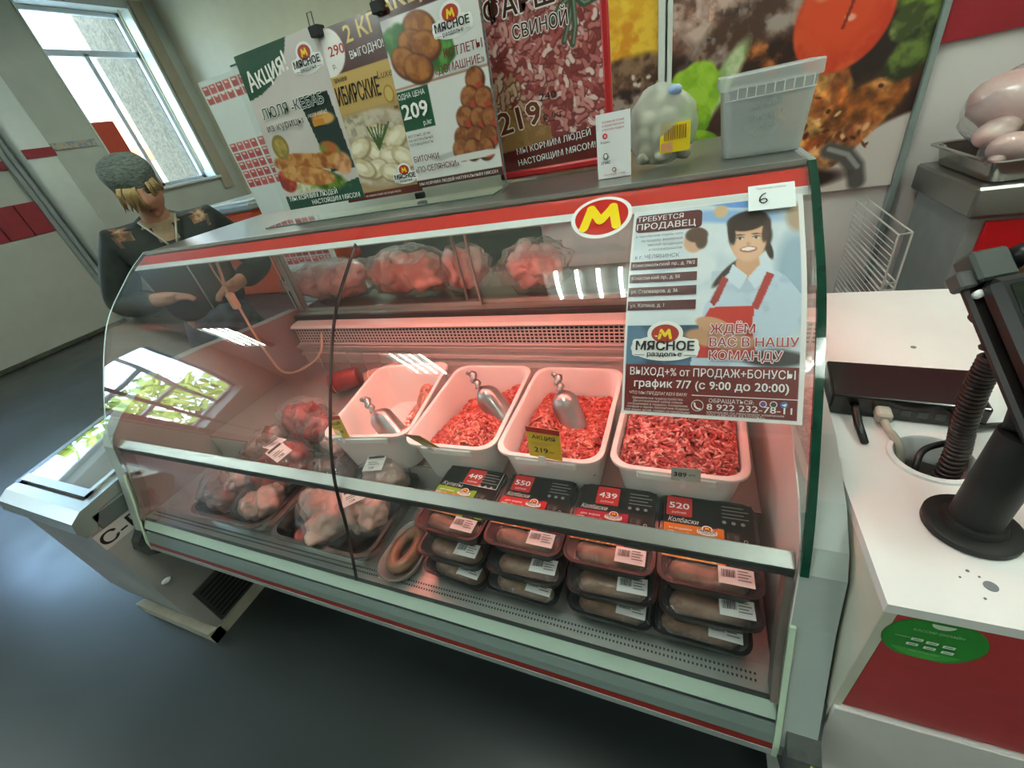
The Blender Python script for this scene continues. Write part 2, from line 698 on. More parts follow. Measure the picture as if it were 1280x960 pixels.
class Letters:
    """flat printed shapes and words on a sheet, x right and y up in metres, collected into one mesh"""
    def __init__(self, fn, step=0.00012, base=0.0003):
        self.fn, self.step, self.n = fn, step, base
        self.mb = MB()
        self.lift = 0.0        # extra height of words over shapes, for curved sheets

    def _add(self, pts, faces, color, up=0.0):
        self.n += self.step
        self.mb.add([self.fn(p[0], p[1], self.n + up * self.lift) for p in pts], faces, lin(color))

    def text(self, s, x, y, h, color, width=None, bold=0.02, align='L', outline=None, rot=0.0, slant=0.0, ow=0.03):
        """baseline at y, capital height h"""
        b1, o1 = bold * .8, bold * .8 + ow
        ring = [(math.cos(PI * q / 4), math.sin(PI * q / 4)) for q in range(8)]
        core = [(0, 0)] if b1 < .005 else [(-b1, 0), (b1, 0)] if b1 < .0125 else [(-b1, -b1 * .6), (b1, -b1 * .6), (-b1, b1 * .6), (b1, b1 * .6), (0, 0)]
        passes = ([(outline, [(p[0] * o1, p[1] * o1) for p in ring])] if outline else []) + [(color, core)]
        v0, _ = text_geo(s, 0)
        if len(v0) == 0:
            return
        k = h / 0.728
        wd = (v0[:, 0].max() - v0[:, 0].min()) * k
        sx = (width / wd) if width else 1.0
        x0 = v0[:, 0].min() * k * sx
        shift = {'L': 0, 'C': -wd * sx / 2, 'R': -wd * sx}[align]
        c, sn = math.cos(rot), math.sin(rot)
        v, f = text_geo(s, 0)
        for colr, offs in passes:
            for ox, oy in offs:
                px_ = (v[:, 0] + ox) * k * sx - x0 + shift + v[:, 1] * k * slant
                py_ = (v[:, 1] + oy) * k
                self._add([(x + a * c - d * sn, y + a * sn + d * c) for a, d in zip(px_, py_)], f, colr, 1.0 if colr is outline else 1.7)
                self.n -= self.step * .92
            self.n += self.step

    def rect(self, x0, x1, y0, y1, color, r=0.0):
        if r:
            pts = [(p[0], p[1]) for p in rrect((x0 + x1) / 2, (y0 + y1) / 2, x1 - x0, y1 - y0, r, 0, 4)]
        else:
            nn = 8
            pts = [(x0 + (x1 - x0) * i / nn, y0) for i in range(nn + 1)] + [(x1 - (x1 - x0) * i / nn, y1) for i in range(nn + 1)]
            self._add(pts, [(i, i + 1, 2 * nn - i, 2 * nn + 1 - i) for i in range(nn)], color)
            return
        self._add(pts, [tuple(range(len(pts)))], color)

    def ell(self, cx, cy, rx, ry, color, n=32):
        self._add([(cx + rx * math.cos(2 * PI * i / n), cy + ry * math.sin(2 * PI * i / n)) for i in range(n)], [tuple(range(n))], color)

    def poly(self, pts, color):
        self._add(pts, [tuple(range(len(pts)))], color)

    def line(self, pts, wd, color):
        for a, b in zip(pts[:-1], pts[1:]):
            a, b = np.array(a, float), np.array(b, float)
            d = (b - a) / (np.linalg.norm(b - a) + 1e-12)
            nrm = np.array([-d[1], d[0]]) * wd / 2
            self._add([a - nrm, b - nrm, b + nrm, a + nrm], [(0, 1, 2, 3)], color)

    def em(self, cx, cy, s, color='#f3d21f'):
        """the rounded letter M of the oval sign"""
        for pts in (((-.62, -.5), (-.42, .42)), ((-.42, .42), (0, -.22)), ((0, -.22), (.42, .42)), ((.42, .42), (.62, -.5))):
            self.line([(cx + p[0] * s, cy + p[1] * s) for p in pts], s * .34, color)
        for p in ((-.62, -.5), (-.42, .42), (0, -.22), (.42, .42), (.62, -.5)):
            self.ell(cx + p[0] * s, cy + p[1] * s, s * .17, s * .17, color, 14)

    def logo(self, cx, cy, s):
        """oval badge over the two-line wordmark, s = width of the whole mark"""
        self.ell(cx, cy - .02 * s, .5 * s, .2 * s, '#f4f2ee')
        self.rect(cx - .48 * s, cx + .48 * s, cy - .15 * s, cy + .12 * s, '#f4f2ee', .05 * s)
        self.ell(cx, cy + .2 * s, .26 * s, .2 * s, '#f4f2ee')
        self.ell(cx, cy + .2 * s, .2 * s, .145 * s, '#b3331f')
        self.em(cx, cy + .2 * s, .13 * s)
        self.text('МЯСНОЕ', cx, cy - .055 * s, .14 * s, '#1b1714', .84 * s, .035, 'C')
        self.text('раздолье', cx, cy - .15 * s, .075 * s, '#1b1714', .5 * s, .02, 'C')
        self.line([(cx - .45 * s, cy - .13 * s), (cx - .29 * s, cy - .13 * s)], .008 * s, '#1b1714')
        self.line([(cx + .29 * s, cy - .13 * s), (cx + .45 * s, cy - .13 * s)], .008 * s, '#1b1714')

    def barcode(self, x, y, w_, h, seed=1, color='#3a3634'):
        r = random.Random(seed)
        q = 0.0
        while q < w_:
            a = r.uniform(.02, .06) * w_
            self.rect(x + q, min(x + q + a, x + w_), y, y + h, color)
            q += a + r.uniform(.02, .06) * w_

    def build(self, name, parent, mat=None):
        return self.mb.build(name, mat or PRINT, parent, cols=True)


def plane_fn(o, u, v):
    """o = bottom-left corner, u = unit right, v = unit up"""
    o, u, v = Vector(o), Vector(u).normalized(), Vector(v).normalized()
    n = u.cross(v)
    return lambda x, y, h: o + u * x + v * y + n * h
# ------------------------------------------------------------------ outdoors light
sun = bpy.data.lights.new('sun', 'SUN')
sun.energy = 4.0
sun.angle = 0.02
sun.color = (1.0, 0.95, 0.85)
suno = bpy.data.objects.new('sun', sun)
suno.rotation_euler = Vector((-0.62, -0.22, -0.75)).to_track_quat('-Z', 'Y').to_euler()
COL.objects.link(suno)


def portal(loc, sx, sy):
    o = area('daylight_portal', loc, (0, -PI / 2, 0), sx, sy, 1.0, (1, 1, 1))
    o.data.cycles.is_portal = True


# ------------------------------------------------------------------ room shell
WALLP = M('cream wall paint', '#cdc8ae', 0.7, 0, 0.03, 6)
WALLG = M('grey white wall paint', '#b9bdb2', 0.6, 0, 0.05, 4)
TILE_RED = M('dark red tiles', '#96303a', 0.3, 0, 0.1, 12)
TRIM_W = M('white trim paint', '#d3dad2', 0.4, 0, 0.03, 10)
CEIL = M('ceiling tiles', '#d8d8d0', 0.8, 0, 0.04, 40)


def structure(name, mb, mat, smooth=False):
    o = mb.build(name, mat, None, smooth)
    o['kind'] = 'structure'
    return o


def floor_material():
    m = M2('worn grey vinyl floor', '#262b2b', '#303636', 0.32, 1.2, 0.2, 0.8, 0, 0.0)
    t = m.node_tree
    b = t.nodes['Principled BSDF']
    b.inputs['Specular IOR Level'].default_value = 0.6
    tcn = t.nodes.new('ShaderNodeTexCoord')
    nz = t.nodes.new('ShaderNodeTexNoise')
    nz.inputs['Scale'].default_value = 2.5
    nz.inputs['Detail'].default_value = 6
    mr = t.nodes.new('ShaderNodeMapRange')
    mr.inputs['From Min'].default_value = 0.3
    mr.inputs['From Max'].default_value = 0.7
    mr.inputs['To Min'].default_value = 0.27
    mr.inputs['To Max'].default_value = 0.38
    t.links.new(tcn.outputs['Object'], nz.inputs['Vector'])
    t.links.new(nz.outputs['Fac'], mr.inputs['Value'])
    t.links.new(mr.outputs[0], b.inputs['Roughness'])
    return m


FLOOR = floor_material()
structure('floor', MB().box(-7.0, 2.6, -5.0, 5.6, -0.1, 0.0), FLOOR)
structure('ceiling', MB().box(-7.3, 2.9, -5.3, 5.9, 3.56, 3.7), CEIL)
# window wall with three openings
WINS = [(3.95, 5.2, 1.40, 3.42), (-3.2, -1.5, 1.30, 3.0), (0.3, 2.0, 1.55, 3.0)]
mb = MB()
ys = [-5.3]
for y0, y1, z0, z1 in sorted(WINS):
    mb.box(-7.3, -7.0, ys[-1], y0, 0, 3.56)
    mb.box(-7.3, -7.0, y0, y1, 0, z0)
    mb.box(-7.3, -7.0, y0, y1, z1, 3.56)
    ys.append(y1)
mb.box(-7.3, -7.0, ys[-1], 5.9, 0, 3.56)
structure('wall_left', mb, WALLG)
structure('wall_back', MB().box(-7.0, -0.62, 5.6, 5.9, 0, 3.56), WALLP)
structure('wall_right', MB().box(2.6, 2.9, -5.3, 5.9, 0, 3.56), WALLG)
structure('wall_front', MB().box(-7.0, 2.6, -5.3, -5.0, 0, 3.56), WALLG)
structure('wall_partition', MB().box(-0.62, 2.6, 1.85, 1.95, 0, 3.56), M('white partition board', '#d9d4d0', 0.45, 0, 0.02, 6))
structure('wall_partition_side', MB().box(-0.62, -0.52, 1.95, 5.6, 0, 3.56), WALLP)
# white glazed dado with dark red tile bands
DADO = M('white glazed brick', '#b7b9ae', 0.3, 0, 0.05, 5)
mb = MB().box(-6.995, -6.96, -4.9, 2.92, 0.0, 1.19)
structure('trim_1', mb, DADO)
mb = MB()
y = 2.915
while y > -4.8:
    mb.box(-6.995, -6.955, y - 0.225, y - 0.006, 1.195, 1.525, 0.003)
    y -= 0.231
structure('trim_2', mb, TILE_RED)
structure('trim_3', MB().box(-6.995, -6.97, -4.9, 2.92, 1.86, 1.94).box(-6.8, -6.775, 3.02, 3.30, 1.91, 2.0), TILE_RED)
mb = MB()
v, f = loftgeo([rrect(-6.9, 3.16, 0.22, 0.30, 0.04, 0.0, 4), rrect(-6.9, 3.16, 0.22, 0.30, 0.04, 3.56, 4)])
mb.add(v, f)
structure('pillar', mb, TRIM_W, True)
structure('trim_4', MB().tube([(-6.93, 2.96, 0.35), (-6.93, 2.96, 3.5)], 0.028, 10).box(-6.97, -6.93, 2.88, 2.925, 0, 3.5), PLASTIC_GREY)
MOSAIC = M2('mosaic strip', '#8b95a6', '#b9ad92', 0.4, 26, 0.45, 0.55)
structure('trim_5', MB().box(-6.995, -6.97, 3.32, 3.87, 1.98, 2.05), MOSAIC)
structure('baseboard_left', MB().box(-6.958, -6.93, -4.9, 2.9, 0, 0.05, 0.005), M('dirty skirting', '#4c4d40', 0.7, 0, 0.3, 20))

FRAME = M('white window frame', '#cfd4d6', 0.35, 0, 0.03, 10)
for k, (y0, y1, z0, z1) in enumerate(WINS):
    ym = y0 + (y1 - y0) * 0.44
    zt = z0 + (z1 - z0) * (0.78 if k == 0 else 0.7)
    t = bpy.data.objects.new('window_%d' % (k + 1), None)
    COL.objects.link(t)
    t.location = (-7.24, (y0 + y1) / 2, z0)
    t['kind'] = 'structure'
    ORIGIN[t.name] = Vector(t.location)
    fr = MB()
    for a in ((y0, y0 + .05, z0, z1), (y1 - .05, y1, z0, z1), (y0, y1, z0, z0 + .05), (y0, y1, z1 - .05, z1), (y0, y1, zt - .035, zt + .035), (ym - .03, ym + .03, z0, zt)):
        fr.box(-7.27, -7.21, *a, 0.006)
    if k:
        y3 = y0 + (y1 - y0) * 0.75
        fr.box(-7.27, -7.21, y3 - .03, y3 + .03, z0, zt, 0.006)
    fr.build('window_frame', FRAME, t)
    for a in ((y0 + .05, ym, z0 + .05, zt), (ym, y1 - .05, z0 + .05, zt), (y0 + .05, y1 - .05, zt, z1 - .05)):
        MB().box(-7.245, -7.238, *a).build('pane', GLASS_PANE, t)
    MB().box(-7.2, -6.93, y0 - .06, y1 + .06, z0 - .04, z0, 0.008).build('window_sill', TRIM_W, t)
    MB().box(-7.2, -6.985, y1 - .001, y1 + .02, z0, z1).box(-7.2, -6.985, y0 - .02, y0 + .001, z0, z1).build('reveal', TRIM_W, t)
    portal((-7.32, (y0 + y1) / 2, (z0 + z1) / 2), z1 - z0, y1 - y0)
structure('trim_6', MB().box(-7.0, -6.96, 5.25, 5.42, 1.2, 3.5), M('beige window casing', '#a79c86', 0.6, 0, 0.05, 10))
structure('trim_7', MB().tube([(-7.02, 5.08, 1.5), (-7.02, 5.08, 3.4)], 0.012, 8), M('cream pipe', '#d8cfa0', 0.4))
STUCCO = M('grey stucco reveal', '#5c523f', 0.9, 0, 0.45, 30)
structure('exterior_reveal', MB().box(-8.1, -7.3, 5.16, 5.4, 0.6, 3.7), STUCCO)

# ------------------------------------------------------------------ outdoors
structure('ground_outside', MB().box(-60, -7.4, -40, 60, -0.6, -0.5), M('pale paving', '#b8b2a6', 0.9, 0, 0.1, 3))
bld = thing('building', 'pale building across the street seen through the left window', 'building', (-24, 14, -0.5))
MB().box(-30, -22, 5, 40, -0.5, 7.5).build('facade', M('pale facade', '#e8dcc8', 0.8, 0, 0.04, 2), bld)
MB().box(-22.1, -21.9, 5, 40, 3.6, 4.1).build('cornice', M('tan cornice', '#c8a070', 0.8), bld)
for k in range(6):
    MB().box(-22.06, -21.95, 7 + k * 3.4, 8.6 + k * 3.4, 4.8, 6.4, .02).build('window', M('facade glass', '#8c98a2', 0.2), bld)
MB().box(-22.5, -21.0, 11, 22, 2.6, 3.0).build('awning', M('orange awning', '#c8622e', 0.7), bld)

carp = thing('car', 'pale blue car parked outside the left window', 'car', (-12.2, 8.0, -0.5))
prof_car = [(-2.0, .3), (-2.0, .75), (-1.2, .95), (-.7, 1.4), (.8, 1.42), (1.5, .98), (2.05, .85), (2.1, .3)]
mb = MB()
mb.loft([[(-12.2 + s * wd, 8.0 + a, -0.5 + b) for a, b in prof_car] for s, wd in ((-1, .86), (-1, .8), (1, .8), (1, .86))])
mb.build('body', M('pale blue car paint', '#8fb0cc', 0.25, 0.2), carp)
MB().box(-11.38, -11.35, 7.4, 9.2, .5, .82, .02).box(-11.38, -11.35, 6.95, 7.32, .5, .78, .02).build('side_window', M('dark car glass', '#38506c', 0.1), carp)
for yy in (6.6, 9.3):
    MB().lathe([(.05, -.1), (.3, -.1), (.32, 0), (.3, .1), (.05, .1)], 20, (-11.45, yy, -.18), (1, 0, 0)).build('wheel', BLACK, carp, True)

LEAF = M2('yellow green leaves', '#8fa53a', '#c9cf62', 0.7, 3.0, 0.4, 0.6)
BARK = M('bark', '#4b3f31', 0.9, 0, 0.2, 8)
for k, (tx, ty, th, nm) in enumerate(((-13, -6.4, 4.6, 'leafy tree outside the far left shop window'), (-17, -2.6, 6.0, 'leafy tree between the two side windows'),
                                      (-14.5, 3.7, 7.6, 'tall leafy tree outside the middle side window'))):
    t = thing('tree', nm, 'tree', (tx, ty, -0.5), 'street trees outside the side windows')
    MB().tube([(tx, ty, -.5), (tx + .1, ty, th * .5), (tx, ty + .2, th * .8)], [.16, .13, .06], 8).build('trunk', BARK, t, True)
    rng = np.random.RandomState(k + 4)
    mb = MB()
    for j in range(1500):
        d = rng.normal(size=3)
        d = d / np.linalg.norm(d) * (0.75 + 0.3 * rng.rand())
        c = np.array([tx, ty, th * .55]) + d * np.array([1.9, 2.1, th * .5])
        a, b = rng.normal(size=3), rng.normal(size=3)
        a, b = a / np.linalg.norm(a) * .2, b / np.linalg.norm(b) * .13
        mb.add([c - a, c + b, c + a, c - b], [(0, 1, 2, 3)])
    mb.build('crown', LEAF, t)

# ------------------------------------------------------------------ ceiling lights
TUBE = M('lit fluorescent tube', '#ffffff', 0.5, 0, 0, 10, emit='#f2fff4', es=TUBE_GLOW)
REFL = M('white lamp housing', '#7d837f', 0.4, 0, 0.03, 10)
for lx, ly, lw, ll, lab in ((-.66, .05, .66, .84, 'ceiling light above the customer side of the display case'), (-5.8, -1.6, .66, .9, 'ceiling light near the side windows'),
                            (-3.3, -2.7, .66, .9, 'ceiling light in the middle of the shop floor'), (1.3, -2.2, .66, .9, 'ceiling light at the right front of the shop'), (1.55, .75, .66, .9, 'ceiling light added to brighten the wall boards and cash desk'),  # cash desk lamp is an added fill for the boards and counter
                            (-3.6, 3.4, .66, .9, 'ceiling light towards the back of the shop')):
    t = thing('ceiling_light', 'four tube ' + lab, 'ceiling light', (lx, ly, 3.56), 'ceiling lights')
    mb = MB()
    mb.box(lx - lw / 2, lx + lw / 2, ly - ll / 2, ly + ll / 2, 3.53, 3.56)
    for s in (-1, 1):
        mb.box(lx + s * lw / 2 - .015, lx + s * lw / 2 + .015, ly - ll / 2, ly + ll / 2, 3.45, 3.56, .004)
        mb.box(lx - lw / 2, lx + lw / 2, ly + s * ll / 2 - .015, ly + s * ll / 2 + .015, 3.45, 3.56, .004)
    mb.build('housing', REFL, t)
    for k in range(4):
        x = lx + (k - 1.5) * lw * .235
        MB().tube([(x, ly - ll / 2 + .05, 3.49), (x, ly + ll / 2 - .05, 3.49)], .013, 10).build('tube', TUBE, t, True)

# ------------------------------------------------------------------ far side of the shop: red board, orange chest, white panel
tag(MB().box(-7.16, -7.13, 3.97, 4.30, 1.40, 2.24, .004).build('red_board', M('orange red board', '#c4482e', 0.6)), 'orange red board standing on the sill at the lower left of the window', 'board')
ch = thing('chest_freezer', 'low orange and grey chest freezer under the window', 'freezer', (-5.0, 4.4, 0))
MB().box(-5.6, -4.5, 3.55, 5.0, 0.0, 0.98, .03).build('body', M('orange red enamel', '#d4502c', 0.35), ch)
MB().box(-5.62, -4.48, 3.53, 5.02, 0.98, 1.06, .02).build('rim', PLASTIC_GREY, ch)
MB().box(-4.5, -4.47, 3.6, 4.95, 0.80, 0.86, .004).build('band', PLASTIC_GREY, ch)
MB().box(-5.55, -4.55, 3.6, 4.95, 1.06, 1.09, .01).build('lid', M('white chest lid', '#dfe6e4', 0.15), ch)

pn = thing('product_panel', 'tall white panel printed with rows of red packets, left of the poster stand', 'panel', (-1.85, 1.62, 0))
cv = Canvas(60, 300, '#d8dfdd', 4.8)
rng = random.Random(5)
for (v0, v1) in ((.012, .055), (.145, .262), (.40, .5)):
    rows = max(1, int((v1 - v0) / .02))
    for r in range(rows):
        for c in range(7):
            a = .02 + c * .137
            vv = v0 + (v1 - v0) * r / rows
            cv.rect(a, a + .118, vv, vv + (v1 - v0) / rows * .86, rng.choice(('#b5353a', '#c2494c', '#a92c34')))
            cv.rect(a + .03, a + .085, vv + .002, vv + .006, '#ead9cf')
sheet('printed_front', cv, plane_fn((-1.97, 1.60, 0.07), (1, 0, 0), (0, 0, 1)), .335, 1.61, .02, pn)
MB().box(-1.98, -1.625, 1.585, 1.64, 0, .07, .01).build('foot', PLASTIC_GREY, pn)

# ------------------------------------------------------------------ wall boards behind the counter
bd = thing('food_board', 'big wall board picturing grilled meat, a tomato and lettuce', 'wall board', (0.27, 1.83, 0.89))
cv = Canvas(210, 240, '#2a1812', 1.16)
cv.blend(np.clip((cv.noise(5, 2) - .42) * 4, 0, 1), '#5a3626')
cv.ell(.45, 1.14, .75, .2, '#cfc4bc', -.1, .1)
cv.ell(.95, 1.05, .3, .16, '#d4cac2', -.5, .1)
cv.ell(.22, .22, .34, .26, '#7d5848', .3, .5, '#c9ada0', 4, .3, .5)
cv.ell(.30, .47, .30, .14, '#a8968c', -.5, .3, '#4e3226', 7, .4, .5)
cv.ell(.40, .60, .2, .12, '#9c5a2c', -.3, .3, '#2e1408', 9, .5, .5)
cv.ell(.22, .62, .045, .19, '#8fae6c', .55, .4, '#c8cfa4', 3, .3, .2)
cv.ell(.62, .76, .16, .14, '#a85a26', -.6, .12, '#c98a48', 11, .3, .4)
cv.ell(.80, .85, .2, .105, '#b87a42', -.75, .1, '#8c4c1c', 12, .35, .3)
cv.ell(.58, .92, .12, .1, '#9b4a18', -.4, .15, '#d39a58', 13, .3, .4)
cv.ell(.74, .97, .17, .06, '#8a4a26', -.7, .2, '#c68e5c', 14, .3, .3)
_n = (cv.noise(26, 33, 3) - .5)[..., None]
_m = ((cv.p[..., 0] > cv.p[..., 1] * 1.25) & (cv.p[..., 0] > .35))[..., None]
cv.p = np.clip(cv.p * (1 + 1.3 * _n * _m), 0, 1)
for _k in range(26):
    _r = random.Random(_k)
    cv.ell(.52 + .36 * _r.random(), .70 + .28 * _r.random(), .008 + .012 * _r.random(), .005 + .006 * _r.random(), _r.choice(('#4a2410', '#e9b884', '#6a3414')), _r.random() * 3, .5)
cv.ell(.09, .62, .15, .12, '#7fae1f', .2, .1, '#a6cc3c', 15, .4, .7)
cv.ell(.07, .76, .13, .08, '#5d8f16', -.3, .12, '#93bd2c', 16, .3, .7)
cv.ell(.17, .84, .08, .05, '#8fb92c', .3, .12, '#5d8f16', 17, .3, .6)
cv.ell(.97, .30, .13, .22, '#7f9a2e', .2, .15, '#3c4d16', 18, .3, .6)
cv.ell(.95, .62, .07, .13, '#6d7f38', .5, .2, '#2c3114', 19, .5, .6)
cv.ell(.90, .53, .05, .06, '#93a35a', .5, .2, '#3f4a1e', 20, .4, .5)
cv.ell(.675, .47, .175, .185, '#cf3a1c', .2, .06, '#e0582a', 21, .1)
cv.ell(.66, .44, .14, .14, '#e04a22', .2, .5)
cv.ell(.60, .34, .035, .05, '#f0b8a0', .4, .6)
cv.ell(.80, .36, .03, .02, '#f4d0c0', .3, .6)
cv.ell(.70, .47, .02, .012, '#f2a890', .2, .6)
cv.stroke([(.66, .32), (.70, .42), (.68, .5)], .006, '#8c2410')
cv.stroke([(.73, .33), (.72, .40)], .006, '#7a1c0c')
cv.stroke([(.72, .97), (.79, 1.0), (.84, 1.06), (.86, 1.13)], .035, '#57534f', .6)
cv.stroke([(.72, .965), (.80, 1.0), (.85, 1.06)], .01, '#9a9894', .8)
cv.ell(.55, 1.10, .25, .05, '#2b1a14', -.05, .4)
sheet('printed_picture', cv, plane_fn((-.075, 1.83, .89), (1, 0, 0), (0, 0, 1)), .69, .80, .012, bd, PRINT_MATT)
MB().box(-.09, -.075, 1.815, 1.848, .88, 1.7, .002).box(-.09, .63, 1.815, 1.848, 1.69, 1.71, .002).build('frame', TRIM_W, bd)
MB().box(.616, .632, 1.815, 1.848, .55, 1.7, .002).build('edge_strip', M('grey green edge strip', '#87948e', 0.3), bd)

b2 = thing('food_board', 'narrow wall board picturing yellow pepper and grilled steak', 'wall board', (-.36, 1.83, 0.89))
cv = Canvas(120, 200, '#3a2a20', 1.65)
cv.ell(.7, .30, .6, .22, '#e3a51c', -.15, .2, '#f0c640', 4, .3, .2)
cv.ell(.75, .50, .6, .14, '#d98f18', .1, .2, '#efc23a', 5, .3, .2)
cv.ell(.72, .13, .25, .1, '#5d8f3a', .3, .1, '#3c6b24', 6, .3)
cv.ell(.7, .78, .6, .2, '#4a2f20', 0, .2, '#8a6a50', 7, .4, .3)
cv.ell(.7, .9, .5, .12, '#2c1a16', 0, .3, '#a08a80', 8, .3, .3)
cv.ell(.75, 1.1, .5, .12, '#6b2b26', 0, .3, '#3a1a16', 9, .3, .3)
rng = random.Random(3)
for k in range(60):
    cv.ell(rng.uniform(.2, 1), rng.uniform(.68, 1.0), .012, .016, rng.choice(('#d8cabc', '#1b1210', '#6a4a3a')), rng.uniform(0, 3), .5)
sheet('printed_picture', cv, plane_fn((-.60, 1.83, .89), (1, 0, 0), (0, 0, 1)), .48, .80, .012, b2, PRINT_MATT)
MB().box(-.118, -.097, 1.815, 1.848, .88, 1.7, .002).box(-.615, -.60, 1.815, 1.848, .88, 1.7, .002).box(-.615, -.1, 1.815, 1.848, 1.69, 1.71, .002).build('frame', TRIM_W, b2)
structure('trim_8', MB().box(.64, 2.58, 1.838, 1.852, 1.255, 1.9), M('crimson wall band', '#9a1f2a', 0.4, 0, .05, 10))

# ------------------------------------------------------------------ side refrigerator with a tray of chickens
rf = thing('refrigerated_counter', 'grey and red refrigerated counter with wood look base, behind the cash desk', 'refrigerated counter', (1.2, 1.65, 0))
MB().box(.69, 1.9, 1.475, 1.82, .02, .865, .004).build('body', PLASTIC_GREY, rf)
MB().box(.72, 1.9, 1.462, 1.476, .76, .855, .002).build('red_band', M('bright red enamel', '#c8141c', 0.35), rf)
WOOD = M2('dark wood boards', '#4f3423', '#7a573a', 0.5, 7, 0.3, 0.7, 0, 0.1, None, 0, (1, 1, 6))
mb = MB()
for k in range(6):
    mb.box(.72, 1.9, 1.462, 1.476, .04 + k * .12, .04 + k * .12 + .117, .002)
mb.build('wood_base', WOOD, rf)
MB().box(.67, 1.9, 1.45, 1.83, .87, .945, .006).build('worktop', STEEL, rf)
pan = thing('steel_tray', 'steel tray holding raw chickens on the refrigerated counter', 'tray', (.95, 1.64, .946))
mb = MB()
mb.loft([rrect(1.02, 1.64, .64, .31, .03, .948), rrect(1.02, 1.64, .66, .33, .03, 1.0), rrect(1.02, 1.64, .69, .36, .03, 1.002), rrect(1.02, 1.64, .69, .36, .03, .998),
         rrect(1.02, 1.64, .655, .325, .03, .995), rrect(1.02, 1.64, .62, .29, .03, .952)])
mb.build('pan', STEEL_PAN, pan, True, .6)
CHICK = M2('raw chicken skin', '#c9a39c', '#dcc6bd', 0.3, 14, .35, .65, 0.5, .2, '#b56a68', .2)
for k, (cx, cy, cz, rr, lab) in enumerate(((.81, 1.645, 1.092, (.135, .095, .085), 'plump raw chicken on top of the steel tray'), (.745, 1.535, 1.012, (.055, .04, .034), 'smaller wrapped raw chicken piece at the front of the steel tray'),
                                           (1.12, 1.63, 1.085, (.13, .095, .085), 'raw chicken at the right end of the steel tray'))):
    t = thing('raw_chicken', lab, 'chicken', (cx, cy, cz - rr[2]))
    mb = MB().add(*lump((cx, cy, cz), rr, k + 30, .16, 11, (0, .3, .4 * k)))
    mb.add(*lump((cx - rr[0] * .6, cy - rr[1] * .55, cz - rr[2] * .45), (rr[0] * .45, rr[1] * .4, rr[2] * .4), k + 33, .2, 16, (0, -.4, .5)))
    mb.build('flesh', CHICK, t, True)
    MB().add(*lump((cx, cy, cz), tuple(q * 1.09 for q in rr), k + 37, .2, 14)).build('film', BAGFILM, t, True)

wr = thing('wire_rack', 'white wire rack standing between the wall board and the refrigerated counter', 'wire rack', (.57, 1.5, 0))
mb = MB()
for a in ((.520, 1.40), (.552, 1.41), (.520, 1.78), (.552, 1.78)):
    mb.tube([(a[0], a[1], 0), (a[0], a[1], .86)], .0028, 6)
for z in (.2, .55, .70, .72, .86):
    mb.tube([(.520, 1.40, z), (.552, 1.41, z), (.552, 1.78, z), (.520, 1.78, z)], .0024, 6, closed=True)
for k in range(46):
    z = .10 + k * .0163
    mb.tube([(.520, 1.40, z), (.520, 1.78, z)], .0012, 5)
mb.build('wires', M('white coated wire', '#c9c9c2', 0.4), wr)
# ------------------------------------------------------------------ the refrigerated display case
XL, XR, XS = -1.398, 0.1426, -0.615
PROF = catmull([(.72, 1.1945), (.67, 1.167), (.626, 1.136), (.576, 1.099), (.536, 1.061), (.497, 1.012), (.461, .96), (.425, .905), (.392, .848), (.366, .786),
                (.344, .705), (.318, .63), (.291, .556)], 4)
PROF = np.array([tuple(p) for p in PROF])
PCUM = np.concatenate([[0], np.cumsum(np.linalg.norm(np.diff(PROF, axis=0), axis=1))])
PLEN = PCUM[-1]


def gpt(x, s, n=0.0):
    """point on the curved front glass: s metres down the curve from its top edge, n metres out of it"""
    y, z = np.interp(s, PCUM, PROF[:, 0]), np.interp(s, PCUM, PROF[:, 1])
    a, b = max(0, s - .02), min(PLEN, s + .02)
    t = np.array([np.interp(b, PCUM, PROF[:, 0]) - np.interp(a, PCUM, PROF[:, 0]), np.interp(b, PCUM, PROF[:, 1]) - np.interp(a, PCUM, PROF[:, 1])])
    t /= np.linalg.norm(t)
    return Vector((x, y + t[1] * n, z - t[0] * n))


def glass_fn(x0, s_bottom):
    return lambda x, y, n: gpt(x0 + x, s_bottom - y, n)


def glass_band(name, x0, x1, s0, s1, n0, n1, mat, parent, k=10):
    rows = [s0 + (s1 - s0) * i / k for i in range(k + 1)]
    ring0 = [gpt(x0, s, n1) for s in rows] + [gpt(x0, s, n0) for s in rows[::-1]]
    ring1 = [gpt(x1, s, n1) for s in rows] + [gpt(x1, s, n0) for s in rows[::-1]]
    mb = MB()
    n = len(ring0)
    mb.add(ring0 + ring1, [(i, (i + 1) % n, n + (i + 1) % n, n + i) for i in range(n)])
    for b in (0, n):
        mb.f.extend([(b + i, b + i + 1, b + n - 2 - i, b + n - 1 - i) for i in range(k)])
        mb.m.extend([0] * k)
    return mb.build(name, mat, parent, True, .6)


CASE_WHITE = M('white coated sheet metal', '#d6cdc8', 0.4, 0, 0.04, 8)
DECK = M('stainless deck', '#b5aba6', 0.35, 0.5, 0.07, 20, stretch=(3, 30, 30))
case = thing('display_case', 'curved glass refrigerated meat display case with red top band', 'display case', (-.63, .7, 0))


def case_part(name, profile, mat, x0=XL, x1=XR, smooth=False):
    return MB().add(*extrude_yz(profile, x0, x1)).build(name, mat, case, smooth)


